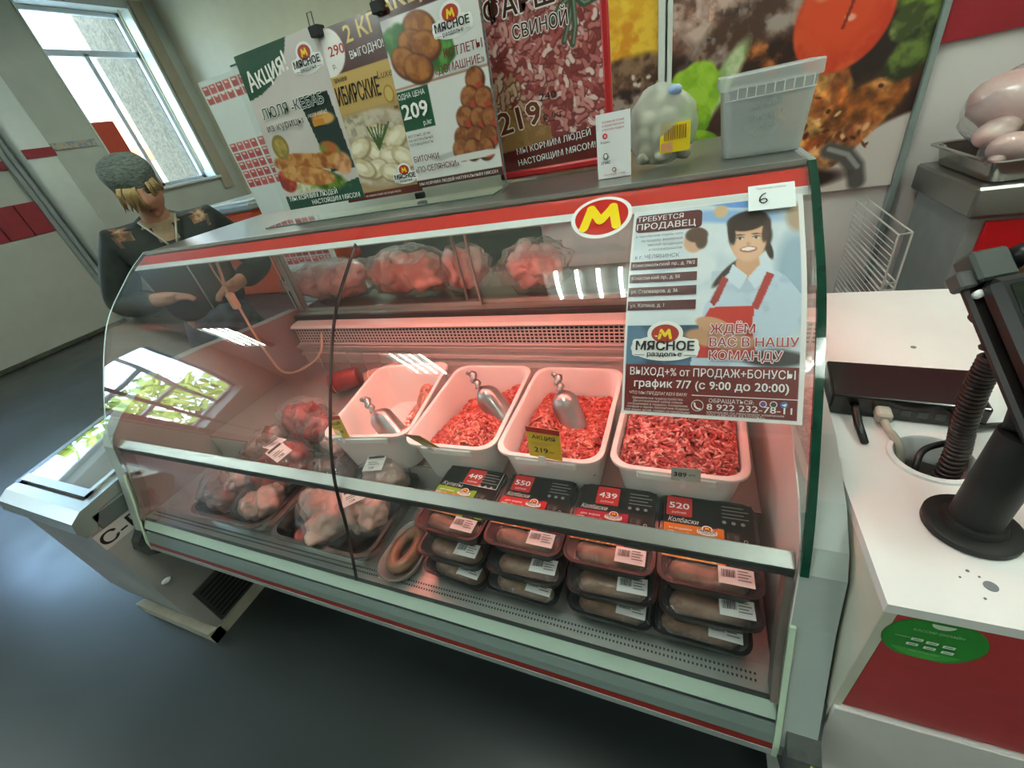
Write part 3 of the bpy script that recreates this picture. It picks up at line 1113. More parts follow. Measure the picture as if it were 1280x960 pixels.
MB().box(XL + .06, XR - .06, .52, 1.05, 0.0, .44, .01).build('base', PLASTIC_DARK, case)
case_part('tub', [(.316, .562), (.296, .545), (.288, .49), (.293, .468), (.42, .425), (1.08, .425), (1.08, .80), (1.035, .80), (1.035, .645), (.565, .645), (.565, .562)], CASE_WHITE, XL + .001, XR - .001)
case_part('deck', [(.345, .563), (.563, .563), (.563, .57), (.345, .57)], DECK, XL + .002, XR - .002)
case_part('step_shelf', [(.566, .646), (1.034, .646), (1.034, .652), (.566, .652)], DECK, XL + .002, XR - .002)
mb = MB()
mb.add(*extrude_yz([(.309, .566), (.345, .566), (.345, .574), (.309, .573)], XL + .002, XR - .002))
mb.build('ledge', ALU, case)
mb = MB()
for k in range(250):
    x = XL + .02 + k * .006
    mb.box(x, x + .0026, .320, .3232, .5715, .5745).box(x, x + .0026, .329, .3322, .5722, .5747)
mb.build('perforation', PLASTIC_DARK, case)
case_part('sill', [(.3045, .5660), (.2885, .5470), (.2915, .5420), (.306, .540), (.326, .566)], ALU_GREEN)
case_part('sill_gasket', [(.3085, .5725), (.3040, .5665), (.309, .562), (.326, .562), (.326, .571)], PLASTIC_DARK)
case_part('bumper_groove', [(.2915, .5465), (.2890, .5350), (.30, .532), (.31, .545)], PLASTIC_DARK)
case_part('bumper', [(.286, .5360), (.2785, .521), (.2735, .5050), (.29, .5040), (.31, .53)], M('pale bumper strip', '#7c8a86', 0.35, .2, .06, 30, stretch=(2, 40, 40)))
case_part('red_strip', [(.2742, .5045), (.2700, .4935), (.29, .4935), (.29, .5045)], M('dark red bumper strip', '#7c231d', 0.4, 0, .1, 20))
case_part('lip', [(.2690, .4930), (.2675, .4790), (.285, .4660), (.31, .4660), (.31, .4930)], PLASTIC_GREY)

# back wall, air vent, ledges
case_part('back_wall', [(1.015, .653), (1.033, .653), (1.033, .736), (1.015, .736)], CASE_WHITE, XL + .003, XR - .003)
case_part('back_ledge', [(1.005, .716), (1.03, .716), (1.03, .734), (1.000, .732)], CASE_WHITE, XL + .003, XR - .003)
case_part('back_rail', [(1.006, .688), (1.018, .688), (1.018, .699), (1.006, .699)], CASE_WHITE, XL + .003, XR - .003)
vent = case_part('vent_grille', [(1.004, .736), (1.036, .736), (1.036, .826), (.998, .822), (.990, .814), (.998, .808), (1.010, .806), (1.010, .748), (1.000, .744)], CASE_WHITE, XL + .035, XR - .003)
MB().box(XL + .04, XR - .005, 1.0065, 1.009, .747, .807).build('dark_opening', M('dark vent interior', '#2a1f1e', .7), vent)
mb = MB()
nx = 110
for k in range(nx + 1):
    x = XL + .04 + (XR - XL - .045) * k / nx
    mb.box(x - .0019, x + .0019, 1.003, 1.0055, .747, .807)
for k in range(6):
    z = .749 + k * .0112
    mb.box(XL + .04, XR - .005, 1.0025, 1.0050, z - .0016, z + .0016)
mb.build('lattice', CASE_WHITE, vent)

# end panels
EP = [(.366, .786), (.385, .815), (.43, .850), (.517, .888), (.61, .905), (.70, .898), (.93, .866), (1.09, .85), (1.09, .43), (.42, .42), (.30, .445), (.271, .478), (.2735, .505), (.291, .556), (.318, .63), (.344, .705)]
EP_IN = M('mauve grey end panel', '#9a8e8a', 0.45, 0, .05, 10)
for x0, x1, xi0, xi1 in ((XL - .048, XL - .002, XL - .002, XL), (XR + .002, XR + .050, XR, XR + .002)):
    mb = MB().add(*extrude_yz(EP, x0, x1))
    e = mb.build('end_panel', M('pale grey end panel', '#a3aca8', 0.45, 0, .05, 12), case)
    MB().add(*extrude_yz(EP, xi0, xi1)).build('inner_lining', EP_IN if x0 < 0 else CASE_WHITE, e)  # right lining takes a lighter colour to look brightly lit
    jam = [(y + .007, z) for y, z in EP[13:]] + [(.366, .765)]
    jam = jam + [(y + .026, max(.576, z)) for y, z in jam[::-1]]
    ja, jb = (XR - .010, XR) if x0 > 0 else (XL, XL + .010)
    MB().add(*extrude_yz([(y, max(.576, z)) for y, z in jam], ja, jb)).build('inner_jamb', M('dark brown grey jamb', '#7a6d66', .45, 0, .08, 20), e)
    tr = [(y - .004, z) for y, z in EP[11:]] + [(y + .006, z) for y, z in EP[11:][::-1]]
    tr = [(y, z) for y, z in tr]
    xa, xb = (XR + .0, XR + .007) if x0 > 0 else (XL - .007, XL)
    MB().add(*extrude_yz(tr, xa, xb)).build('edge_trim', M('pale green edge trim', '#b9cdb4', .4, 0, .06, 20), e)
    cap = [(.309, .596), (.286, .535), (.262, .515), (.252, .49), (.258, .462), (.30, .425), (.44, .40), (.44, .58)]
    lo, hi = (x0 + .012, x1 + .004) if x0 > 0 else (x0 - .004, x1 - .012)
    cp = MB().add(*extrude_yz([(y - .002, z) for y, z in cap], lo, hi)).build('corner_cap', M2('scuffed dark corner cap', '#2c2f2e', '#4a4d4b', .6, 25, .4, .6), e)
    if x0 > 0:
        MB().tube([(hi - .012, .257, .515), (hi - .008, .253, .495), (hi - .010, .252, .478), (hi - .022, .256, .466), (hi - .03, .262, .462)], [.002, .003, .004, .003, .002], 6).build('tape_scrap', M('yellowed tape scrap', '#b3a13c', .6, 0, .3, 80), cp)

# clear glass ends
for nm, x0, x1 in (('left', XL - .007, XL - .001), ('right', XR + .001, XR + .0075)):
    top = [tuple(p) for p in PROF if p[1] > .79]
    poly = top + [(.385, .813), (.43, .848), (.517, .886), (.61, .903), (.70, .896), (.93, .864), (1.085, .85), (1.085, 1.165)]
    n = len(poly)
    v = [(x0, a, b) for a, b in poly] + [(x1, a, b) for a, b in poly]
    f = [tuple(range(n)), tuple(range(2 * n - 1, n - 1, -1))] + [(i, i + n, (i + 1) % n + n, (i + 1) % n) for i in range(n)]
    fm = [0, 0] + [1] * n
    g = mesh('end_glass', v, f, None, case, mats=[GLASS, GREEN_EDGE if nm == 'right' else ALU_GREEN], fm=fm)
# thick green ground edge of the right end, rounded
GE = [tuple(p) for p in PROF if p[1] > .782]
ring = [(y + .004, z) for y, z in GE] + [(y - .004, z + .0) for y, z in GE[::-1]]
MB().add(*extrude_yz(ring, XR + .0012, XR + .0105)).build('ground_edge', GREEN_EDGE, case)

# curved front glass in two panes, printed bands, seam
for x0, x1 in ((XL, XS - .0012), (XS + .0012, XR)):
    glass_band('front_glass', x0, x1, 0.002, PLEN - .022, -.006, 0.0, GLASS, case, 40)
glass_band('seam', XS - .0011, XS + .0011, 0.058, PLEN - .023, -.006, .0003, M('dark seam', '#2a2c2a', .4), case, 40)
fas = glass_band('top_band', XL, XR, .007, .042, -.009, -.0062, RED, case, 4)
glass_band('white_stripe', XL, XR, .042, .058, -.009, -.0062, WHITE, fas, 3)
L = Letters(glass_fn(-.170, .1035), .0002, .0012)
L.ell(.045, .041, .0465, .0405, '#f2efec', 48)
L.ell(.045, .041, .0405, .0345, '#c3281f', 48)
L.em(.045, .040, .040)
L.build('oval_sign', case, PRINT_GLOSS)

# inner rail
case_part('rail', [(.3735, .7825), (.3900, .7950), (.3945, .7905), (.3860, .7720), (.3775, .7725), (.3738, .7765)], ALU, XL + .001, XR - .001)
case_part('rail_dark_strip', [(.3722, .7795), (.3722, .7675), (.3772, .7665), (.3772, .7720)], PLASTIC_DARK, XL + .001, XR - .001)  # dark strip along the lower front of the rail
# top shelf, rear doors, worktop, posts
case_part('top_shelf', [(.722, 1.1945), (1.13, 1.1945), (1.13, 1.166), (.76, 1.166), (.75, 1.174), (.722, 1.186)], STEEL, XL, XR)
case_part('shelf_edge', [(.7165, 1.1965), (.726, 1.1965), (.726, 1.190), (.7165, 1.190)], ALU, XL, XR)
MB().box(XR, XR + .011, .718, 1.13, 1.185, 1.1965, .002).build('shelf_cap', PLASTIC_GREY, case)
lamp = MB().add(*extrude_yz([(.742, 1.173), (.80, 1.165), (.80, 1.146), (.788, 1.146), (.784, 1.158), (.752, 1.160), (.748, 1.148), (.742, 1.150)], XL + .05, XR - .05)).build('lamp_housing', WHITE, case)
PINK = M('pink meat lamp tube', '#ffd8d0', .5, 0, 0, 10, emit='#ff8b7e', es=CASE_POWER)
MB().tube([(XL + .30, .764, 1.151), (XR - .05, .764, 1.151)], .009, 10).build('pink_tube', PINK, lamp, True)
case_part('worktop', [(1.06, .808), (1.40, .808), (1.40, .836), (1.06, .836)], STEEL, XL - .02, XR + .02)
case_part('worktop_gap_strip', [(1.046, .806), (1.0595, .806), (1.0595, .838), (1.046, .838)], PLASTIC_DARK, XL + .01, XR - .01)  # dark colour put in for the dim gap above the vent
MB().box(XL, XR, 1.081, 1.36, .45, .806, .005).build('rear_cabinet', PLASTIC_GREY, case)
for x in (XL + .012, XR - .012):
    MB().box(x - .012, x + .012, 1.09, 1.12, .837, 1.17, .003).build('post', ALU, case)
for x0, x1, y in ((XL + .03, -.60, 1.095), (-.66, XR - .03, 1.110)):
    d = MB().box(x0, x1, y, y + .005, .848, 1.165).build('rear_door', GLASS, case)
    MB().box(x0, x1, y - .003, y + .008, .837, .850).box(x0, x0 + .006, y - .002, y + .007, .845, 1.166).box(x1 - .006, x1, y - .002, y + .007, .845, 1.166).build('door_edge', ALU, d)

# power lead with an inline switch hanging inside the left end
cb = thing('power_cable', 'cream power cable with inline switch looping down inside the left glass end', 'cable', (-1.3, .85, .7))
CREAM = M('cream cable', '#cdb79a', .5, 0, .05, 30)
pts = catmull([(-1.325, .85, 1.165), (-1.335, .85, 1.10), (-1.362, .85, 1.02), (-1.350, .85, .97), (-1.352, .85, .88), (-1.345, .85, .78), (-1.318, .85, .716), (-1.25, .87, .715), (-1.20, .93, .745), (-1.21, .985, .80)], 6)
MB().tube(pts, .0042, 8).build('lead', CREAM, cb, True)
MB().box(-1.371, -1.347, .838, .862, .962, 1.018, .006).build('inline_switch', M('beige switch', '#d3bd9f', .4), cb)
MB().tube([(-1.365, .852, 1.165), (-1.372, .852, 1.09), (-1.362, .852, 1.02)], .003, 8).build('second_lead', CREAM, cb, True)
# ------------------------------------------------------------------ white bins of minced meat, scoops, price tags
def bin_mesh(w_, d, h, sx=.022):
    mb = MB()
    r = .035
    rings = [rrect(0, 0, w_ - 2 * sx - .02, d - 2 * sx - .02, r, 0.0), rrect(0, 0, w_ - 2 * sx, d - 2 * sx, r, .006), rrect(0, 0, w_ - .014, d - .014, r, h - .008),
             rrect(0, 0, w_, d, r, h - .006), rrect(0, 0, w_, d, r, h - .001), rrect(0, 0, w_ - .004, d - .004, r, h),
             rrect(0, 0, w_ - .018, d - .018, r, h - .001), rrect(0, 0, w_ - .022, d - .022, r, h - .006), rrect(0, 0, w_ - 2 * sx - .006, d - 2 * sx - .006, r, .010), rrect(0, 0, w_ - 2 * sx - .026, d - 2 * sx - .026, r, .005)]
    mb.loft(rings)
    return mb


BINS = [(-.694, .672, .232, 9, 'white plastic bin nearly empty, leftmost of the mince row'), (-.455, .672, .216, 2, 'white plastic bin second from the left, with a scoop standing at its back right'),
        (-.232, .672, .214, 0, 'white plastic bin with the yellow 219 promotion tag on its front rim'), (-.001, .672, .224, -1, 'white plastic bin filled nearly to the rim, rightmost of the mince row')]
BH, BD = .128, .315
for bx, by, bw, rz, lab in BINS:
    t = thing('food_bin', lab, 'bin', (bx, by, .6525), 'white mince bins', world=False)
    t.rotation_euler.z = math.radians(rz)
    bin_mesh(bw, BD, BH).build('tub', BIN_WHITE, t, True, .7)
    lp = MB()
    lp.box(-bw * .28, bw * .28, -BD / 2 - .0025, -BD / 2 + .004, BH - .022, BH - .004, .003)
    lp.build('rim_grip', BIN_WHITE, t)

MINCE = M_print('minced meat', 0.35)
MINCE.node_tree.nodes['Principled BSDF'].inputs['Subsurface Weight'].default_value = 0.1
MINCE.node_tree.nodes['Principled BSDF'].inputs['Subsurface Radius'].default_value = (.01, .003, .002)


def mince_heap(name, label, bx, by, bw, rz, height, n, seed, pal, u0=-1, u1=1, v0=-1, v1=1, wr=.0026):
    """height(u, v) over the bin floor, u and v from -1 to 1 across it"""
    rng = np.random.RandomState(seed)
    W_, D_ = bw / 2 - .016, BD / 2 - .016
    mb = MB()
    N = 26
    ids = {}
    pal = [np.array(lin(c)) for c in pal]
    for j in range(N + 1):
        for i in range(N + 1):
            u, v = u0 + (u1 - u0) * i / N, v0 + (v1 - v0) * j / N
            z = max(.008, height(u, v))
            k = .84 + .16 * min(1, z / BH)
            mb.v.append((u * W_ * k, v * D_ * k, z - .003 + .004 * (rng.rand() - .5)))
            mb.c.append(tuple(pal[0] * (.7 + .2 * rng.rand())))
    for j in range(N):
        for i in range(N):
            a = j * (N + 1) + i
            mb.f.append((a, a + 1, a + N + 2, a + N + 1))
            mb.m.append(0)
    for q in range(n):
        u, v = rng.uniform(u0, u1), rng.uniform(v0, v1)
        z0 = height(u, v)
        if z0 < .012:
            continue
        a = rng.rand() * 6.28
        L_ = rng.uniform(.010, .024)
        pts = []
        x, y = u * W_ * (.84 + .16 * min(1, z0 / BH)), v * D_ * (.84 + .16 * min(1, z0 / BH))
        for s in range(4):
            uu, vv = np.clip(x / W_, -1, 1), np.clip(y / D_, -1, 1)
            pts.append((x, y, max(.008, height(uu, vv)) + .001 + rng.uniform(-.0012, .0035)))
            a += rng.uniform(-.7, .7)
            x += L_ / 3 * math.cos(a)
            y += L_ / 3 * math.sin(a)
            lim = .84 + .16 * min(1, z0 / BH)
            x, y = np.clip(x, -W_ * lim, W_ * lim), np.clip(y, -D_ * lim, D_ * lim)
        if np.linalg.norm(np.array(pts[0]) - np.array(pts[-1])) < .003:
            continue
        if min(np.linalg.norm(np.array(p_) - np.array(q_)) for p_, q_ in zip(pts[:-1], pts[1:])) < 5e-4:
            continue
        v_, f_ = tubegeo(pts, [wr * .7, wr, wr, wr * .7], 5)
        mb.add(v_, f_, tuple(pal[rng.randint(len(pal))] * rng.uniform(.85, 1.1)))
    M_ = Matrix.Translation((bx, by, .6525)) @ Matrix.Rotation(math.radians(rz), 4, 'Z')
    mb.v = [tuple(M_ @ Vector(p)) for p in mb.v]
    o = mb.build(name, MINCE, None, True, None, True)
    tag(o, label, 'minced meat', 'minced meat in the bins', 'stuff')
    return o


def gs(u, v, cu, cv, su, sv):
    return math.exp(-((u - cu) / su) ** 2 - ((v - cv) / sv) ** 2)


PORK = ('#c4483c', '#d05a4c', '#b53a30', '#dd7868', '#a82f28', '#e39a8c')
BEEF = ('#b8453e', '#c9605a', '#a5322e', '#d98680', '#932824', '#e2a49c')
mince_heap('minced_meat', 'small pale pink remnant of mince at the back right of the nearly empty bin', *BINS[0][:4], lambda u, v: .095 * gs(u, v, .55, .60, .42, .40), 520, 1, ('#d88a78', '#e09c8a', '#cf7a68', '#e8b0a0'), -.3, 1, -.3, 1)
mince_heap('minced_meat', 'heap of bright red mince sloping forward in the second bin', *BINS[1][:4], lambda u, v: .05 + .055 * gs(u, v, .1, -.35, .8, .6) + .03 * gs(u, v, .8, .6, .4, .5) + .02 * v * u, 1500, 2, PORK)
mince_heap('minced_meat', 'mince with a dug out hollow in the bin with the 219 tag', *BINS[2][:4], lambda u, v: .06 + .04 * gs(u, v, -.5, .05, .5, .55) + .028 * gs(u, v, .55, -.5, .7, .5) - .03 * gs(u, v, -.1, .5, .5, .3), 1500, 3, PORK)
mince_heap('minced_meat', 'full bin of coarse darker mince below the recruitment poster', *BINS[3][:4], lambda u, v: .106 + .016 * gs(u, v, 0, .2, .9, .9) - .008 * v, 1700, 4, BEEF)
PINKPAPER = M('pink paper slip', '#e9b9bd', .6)
pp = MB().box(-.03, .03, -.018, .018, 0, .001)
R_ = Euler((.25, .35, .5)).to_matrix()
pp.v = [tuple(R_ @ Vector(p) + Vector((.03, .69, .79))) for p in pp.v]
tag(pp.build('paper_slip', PINKPAPER), 'pale pink paper slip lying on the full bin of mince', 'paper slip')


SCOOP_ALU = M('cast aluminium', '#a5a3a1', .34, .85, .06, 60)


def scoop(label, hx, jx, tx, roll=0.0):
    """hx handle end, jx where the handle meets the bowl, tx tip of the bowl"""
    hx, jx, tx = Vector(hx), Vector(jx), Vector(tx)
    t = thing('scoop', label, 'scoop', tuple(tx), 'aluminium meat scoops')
    ax = (tx - jx)
    Lb = ax.length
    ax.normalize()
    up = Vector((0.0, -.8, .7))
    up = (up - ax * up.dot(ax)).normalized()
    up = Matrix.Rotation(roll, 3, ax) @ up
    sd = ax.cross(up)
    rings = []
    R = .030
    for k in range(13):
        s = k / 12
        r = R * (math.sin(min(1, s / .32) * PI / 2) ** .6 if s < .32 else 1 + .12 * (s - .32))
        r = max(r, .002)
        c = jx + ax * (s * Lb)
        ring = [c + sd * (r * math.cos(a)) + up * (r * math.sin(a) - .008) for a in [math.radians(-25 + 230 * i / 16) for i in range(17)]]
        ring += [c + sd * ((r - .0015) * math.cos(a)) + up * ((r - .0015) * math.sin(a) - .008) for a in [math.radians(-25 + 230 * i / 16) for i in range(16, -1, -1)]]
        rings.append(ring)
    MB().loft(rings).build('bowl', SCOOP_ALU, t, True, .9)
    hd = jx - hx
    pts, rad = [], []
    for k in range(15):
        s = k / 14
        pts.append(hx + hd * s + sd * .0025 * math.sin(s * 14) + up * .0025 * math.cos(s * 14))
        rad.append(.0075 * (1 + .22 * math.sin(s * 26)) * (1.25 - .35 * s))
    MB().tube(pts, rad, 8).build('handle', SCOOP_ALU, t, True)


scoop('aluminium scoop lying in the nearly empty leftmost bin', (-.745, .635, .800), (-.708, .612, .775), (-.655, .592, .715), .2)
scoop('aluminium scoop standing tilted in the heap of bright red mince', (-.482, .738, .822), (-.448, .705, .797), (-.385, .680, .712), .15)
scoop('aluminium scoop stuck upright in the bin with the 219 tag', (-.262, .740, .822), (-.246, .705, .800), (-.215, .668, .708), -.05)

YEL, YRED = '#e0b21c', '#b5281f'


def price_tag(label, c, yaw, tilt, w_, h_, lines, yellow=True, group='price tags on the bins', roll=0):
    R = Matrix.Rotation(math.radians(yaw), 3, 'Z') @ Matrix.Rotation(math.radians(tilt), 3, 'X') @ Matrix.Rotation(math.radians(roll), 3, 'Y')
    U, V = R @ Vector((1, 0, 0)), R @ Vector((0, 0, 1))
    o = Vector(c) - U * w_ / 2
    fn = plane_fn(o, U, V)
    t = thing('price_tag', label, 'price tag', c, group)
    cv = Canvas(6, 6, YEL if yellow else '#b9bcb2', h_ / w_)
    sheet('card', cv, fn, w_, h_, .0008, t, PRINT_GLOSS)
    L = Letters(fn)
    for q in lines:
        L.text(*q[:5], **q[5])
    if yellow:
        L.rect(0, w_, h_ * .84, h_, YRED)
        L.line([(w_ * .1, h_ * .5), (w_ * .75, h_ * .5)], .0006, '#5a4a10')
        L.line([(w_ * .1, h_ * .44), (w_ * .6, h_ * .44)], .0006, '#5a4a10')
    L.build('lettering', t, PRINT_GLOSS)
    n = U.cross(V)
    MB().box(-.012, .012, -.004, .004, -.014, .004, .001).build('clip', ACRYL, t) if False else None
    cl = MB()
    cl.add([o + U * (w_ * .3) - V * .012 + n * .001, o + U * (w_ * .5) - V * .012 + n * .001, o + U * (w_ * .5) + V * .004 + n * .001, o + U * (w_ * .3) + V * .004 + n * .001,
            o + U * (w_ * .3) - V * .012 + n * .004, o + U * (w_ * .5) - V * .012 + n * .004, o + U * (w_ * .5) + V * .004 + n * .004, o + U * (w_ * .3) + V * .004 + n * .004],
           [(0, 1, 2, 3), (7, 6, 5, 4), (0, 4, 5, 1), (1, 5, 6, 2), (2, 6, 7, 3), (3, 7, 4, 0)])
    cl.build('clip', M('clear white clip', '#d9d2cf', .3), t)


price_tag('yellow promotion price tag reading 219 on the third bin', (-.223, .503, .794), -5, -6, .064, .066,
          [('АКЦИЯ', .010, .041, .0085, '#2a2108', dict(width=.044)), ('219', .012, .012, .0115, '#1a1408', dict(width=.026)), ('р/кг', .041, .014, .004, '#1a1408', {})])
price_tag('yellow price tag tipped sideways and leaning forward on the second bin', (-.466, .500, .791), -10, 25, .064, .055,
          [('АКЦИЯ', .010, .034, .008, '#2a2108', dict(width=.04)), ('р/кг', .036, .010, .005, '#1a1408', {})], roll=-20)
price_tag('yellow price tag clipped at the left corner of the nearly empty bin', (-.716, .508, .779), -15, -10, .062, .055,
          [('АКЦИЯ', .008, .034, .008, '#2a2108', dict(width=.042)), ('99', .028, .010, .010, '#1a1408', dict(width=.018))], roll=-20)
price_tag('grey plastic price tag reading 389 on the full bin', (.012, .504, .777), 2, -8, .044, .026,
          [('389', .004, .009, .009, '#20201e', dict(width=.019)), ('р/кг', .027, .012, .004, '#40403c', {})], False)

# ------------------------------------------------------------------ black trays of sausages, stacked in four columns
TRAYB = M('black plastic tray', '#100f10', .3, 0, .2, 40, coat=.1)
SAUS = M2('raw sausage', '#7d5a42', '#9a7258', .35, 30, .35, .65, .4, .15, '#6a4638', .1)
SLEEVE_C = {'449': ('#7fae2a', 'Купаты', '#c9803a'), '550': ('#c01f26', 'Колбаски', '#c2603c'), '439': ('#a81f3c', 'Колбаски', '#7a3030'), '520': ('#d8721c', 'Колбаски', '#c08a50')}
PRINT_CARD = M_print('printed card sleeve', 0.6)
PRINT_CARD.node_tree.nodes['Principled BSDF'].inputs['Specular IOR Level'].default_value = .15
PW, PD, PH = .144, .166, .046


def make_pack(price=None):
    r = thing('sausage_tray', '', 'tray of sausages', (0, 0, 0), None, False)
    MB().loft([rrect(0, 0, PW - .03, PD - .03, .016, 0), rrect(0, 0, PW - .012, PD - .012, .02, PH - .008), rrect(0, 0, PW, PD, .022, PH - .006), rrect(0, 0, PW, PD, .022, PH - .003),
               rrect(0, 0, PW - .010, PD - .010, .02, PH - .003), rrect(0, 0, PW - .024, PD - .024, .018, .008)]).build('tray', TRAYB, r, True, .7)
    for k in range(3):
        y = -.052 + k * .048
        v, f = tubegeo(catmull([(-.055, y, .021), (-.03, y + .004, .0225), (0, y - .002, .023), (.03, y + .003, .0225), (.055, y, .021)], 3), [.006, .016] + [.0195] * 9 + [.016, .006], 10)
        MB().add(v, f).build('sausage', SAUS, r, True)
    mb = MB()
    nx, ny = 20, 20
    for j in range(ny + 1):
        for i in range(nx + 1):
            u, v = -1 + 2 * i / nx, -1 + 2 * j / ny
            e = max(abs(u), abs(v))
            bul = (1 - u ** 6) * (1 - v ** 6)
            z = PH - .0035 + .0052 * bul * (0 if price else 1) + .002 * bul + .0010 * mnoise.noise(Vector((u * 3, v * 5, 1)))
            ww = 1 if e < .99 else 1
            mb.v.append((u * (PW / 2 - .004) * ww, v * (PD / 2 - .004) * ww, z))
            mb.c.append((1, 1, 1))
    for j in range(ny):
        for i in range(nx):
            a = j * (nx + 1) + i
            cx, cy = abs(-1 + 2 * (i + .5) / nx), abs(-1 + 2 * (j + .5) / ny)
            if cx > .9 and cy > .9:
                continue
            mb.f.append((a, a + 1, a + nx + 2, a + nx + 1))
            mb.m.append(0)
    mb.build('film', FILM, r, True)
    fn = plane_fn((.012, -PD / 2 + .012, PH + .0062 if not price else PH + .0035), (1, 0, 0), (0, 1, 0))
    cv = Canvas(4, 4, '#e9e4e2', .6)
    lb = sheet('weight_label', cv, fn, .046, .027, .0003, r, PRINT)
    L = Letters(fn)
    L.barcode(.004, .010, .018, .012, 3)
    for k in range(4):
        L.rect(.025, .042 - .004 * (k % 2), .007 + k * .0045, .0085 + k * .0045, '#6b6664')
    L.build('label_print', lb)
    if price:
        colr, word, meatc = SLEEVE_C[price]
        fn = plane_fn((-PW / 2 + .006, -PD / 2 + .040, PH + .0022), (1, 0, 0), (0, 1, 0))
        W_, H_ = PW - .012, PD - .048
        a = H_ / W_
        cv = Canvas(66, 58, '#171415', a)
        cv.rect(0, .60, .58, 1, meatc)
        rg = random.Random(int(price))
        for k in range(9):
            x = .03 + k * .065
            cv.stroke([(x, a * 1.0), (x + .05, a * .8), (x + .02 * math.sin(k), a * .62)], .022, rg.choice((meatc, '#e0b080', '#b5652f', '#d8883c')))
        cv.ell(.12, a * .7, .09, .05, colr if price == '449' else '#7a2a20', .3, .3)
        cv.rect(0, .60, .47, .60, colr)
        cv.rect(.60, .68, .45, 1, colr)
        cv.rect(.86, .98, .80, .98, colr)
        cv.rect(.70, .84, .5, 1, '#3a3634')
        for k in range(7):
            cv.rect(.71 + k * .018, .717 + k * .018, .52, .98, '#5a5654')
        sl = sheet('sleeve', cv, fn, W_, H_, .0012, r, PRINT_CARD)
        L = Letters(fn)
        sx = {'449': .36, '550': .06, '439': .22, '520': .02}[price] * W_
        L.rect(sx, sx + .040, H_ * .66, H_ * .995, '#cf2a2c', .002)
        L.text(price, sx + .020, H_ * .79, .0125, '#f7efec', .031, .02, 'C')
        L.text('рублей', sx + .020, H_ * .70, .0045, '#f0d6d2', .022, .01, 'C')
        L.text(word, .006, H_ * .55, .0095, '#efeae4', .045, .0, slant=.25)
        L.text('для жарки' if price != '520' else 'из индейки', .008, H_ * .43, .0045, '#efeae4', .034, .01)
        L.logo(W_ * .49, H_ * .45, .030)
        L.text('МЯСО', W_ * .915, H_ * .22, .0055, '#e8e4e0', None, .01, 'L', None, PI / 2)
        for k in range(4):
            L.rect(W_ * .66, W_ * (.95 - .05 * (k % 2)), H_ * (.72 + k * .06), H_ * (.735 + k * .06), '#8d8884')
        for k in range(3):
            L.ell(W_ * (.68 + .1 * k), H_ * .64, .0032, .0032, '#9a9692', 14)
        L.rect(.006, .016, H_ * .22, H_ * .38, '#cfc8c4')
        if price == '449':
            L.line([(sx - .004, H_ * .62), (W_ * .97, H_ * .62), (W_ * .97, H_ * .985)], .0012, '#e6e2de')
        L.build('sleeve_print', sl, PRINT_CARD)
    return r


def copy_tree(o, parent=None):
    c = o.copy()
    COL.objects.link(c)
    if parent is not None:
        c.parent = parent
    for ch in list(o.children):
        copy_tree(ch, c)
    return c


plain = make_pack()
first_used = [False]
POS5 = ['uppermost', 'middle one', 'bottommost']
COLS = [(-.392, '449', -3, 'green', ['.', '.']), (-.245, '550', -1, 'bright red', []), (-.0985, '439', 0, 'crimson', []), (.048, '520', 0, 'orange', [])]
for ci, (cx, price, rz, cname, _) in enumerate(COLS):
    g = 'black sausage trays stacked at the front of the case'
    for k in range(3):
        z = .5715 + (2 - k) * .0482
        yf = (.364, .342, .332)[k]
        if k == 0:
            o = make_pack(price)
            o['label'] = 'black sausage tray on top with %s sleeve and red %s price sticker' % (cname, price)
        else:
            o = plain if not first_used[0] else copy_tree(plain)
            first_used[0] = True
            o['label'] = 'plain black sausage tray, %s in the stack under the %s price' % (POS5[k], price)
        o['group'] = g
        o.location = (cx + (0, .002, -.006 if ci % 2 else .004)[k], yf + PD / 2, z)
        o.rotation_euler.z = math.radians(rz + (0, 2, -1.5)[k])

# ------------------------------------------------------------------ steel pans with wrapped meat at the left
PANS = [(-1.055, .455, .29, .25, 'steel pan at the far left of the case holding bagged meat'), (-.735, .445, .30, .245, 'steel pan between the left pan and the black trays')]
for x, y, a, b, lab in PANS:
    t = thing('steel_pan', lab, 'pan', (x, y, .571), 'steel pans of wrapped meat')
    MB().loft([rrect(x, y, a - .04, b - .04, .035, .5715), rrect(x, y, a - .016, b - .016, .035, .618), rrect(x, y, a, b, .04, .620), rrect(x, y, a, b, .04, .616), rrect(x, y, a + .001, b + .001, .04, .622),
               rrect(x, y, a - .018, b - .018, .034, .6215), rrect(x, y, a - .05, b - .05, .03, .577)]).build('pan', STEEL_PAN, t, True, .6)

MEATRED = M2('dark red beef', '#7d2a26', '#a34640', .35, 22, .35, .65, .5, .2, '#c08a80', .1)
MEATPINK = M2('pale pink poultry', '#b98a7c', '#d3aea0', .35, 14, .35, .65, .5, .2, '#b2604f', .15)
MEATBRN = M2('browned offal', '#7b5148', '#a07a6c', .35, 18, .35, .65, .5, .2, '#c2a294', .1)


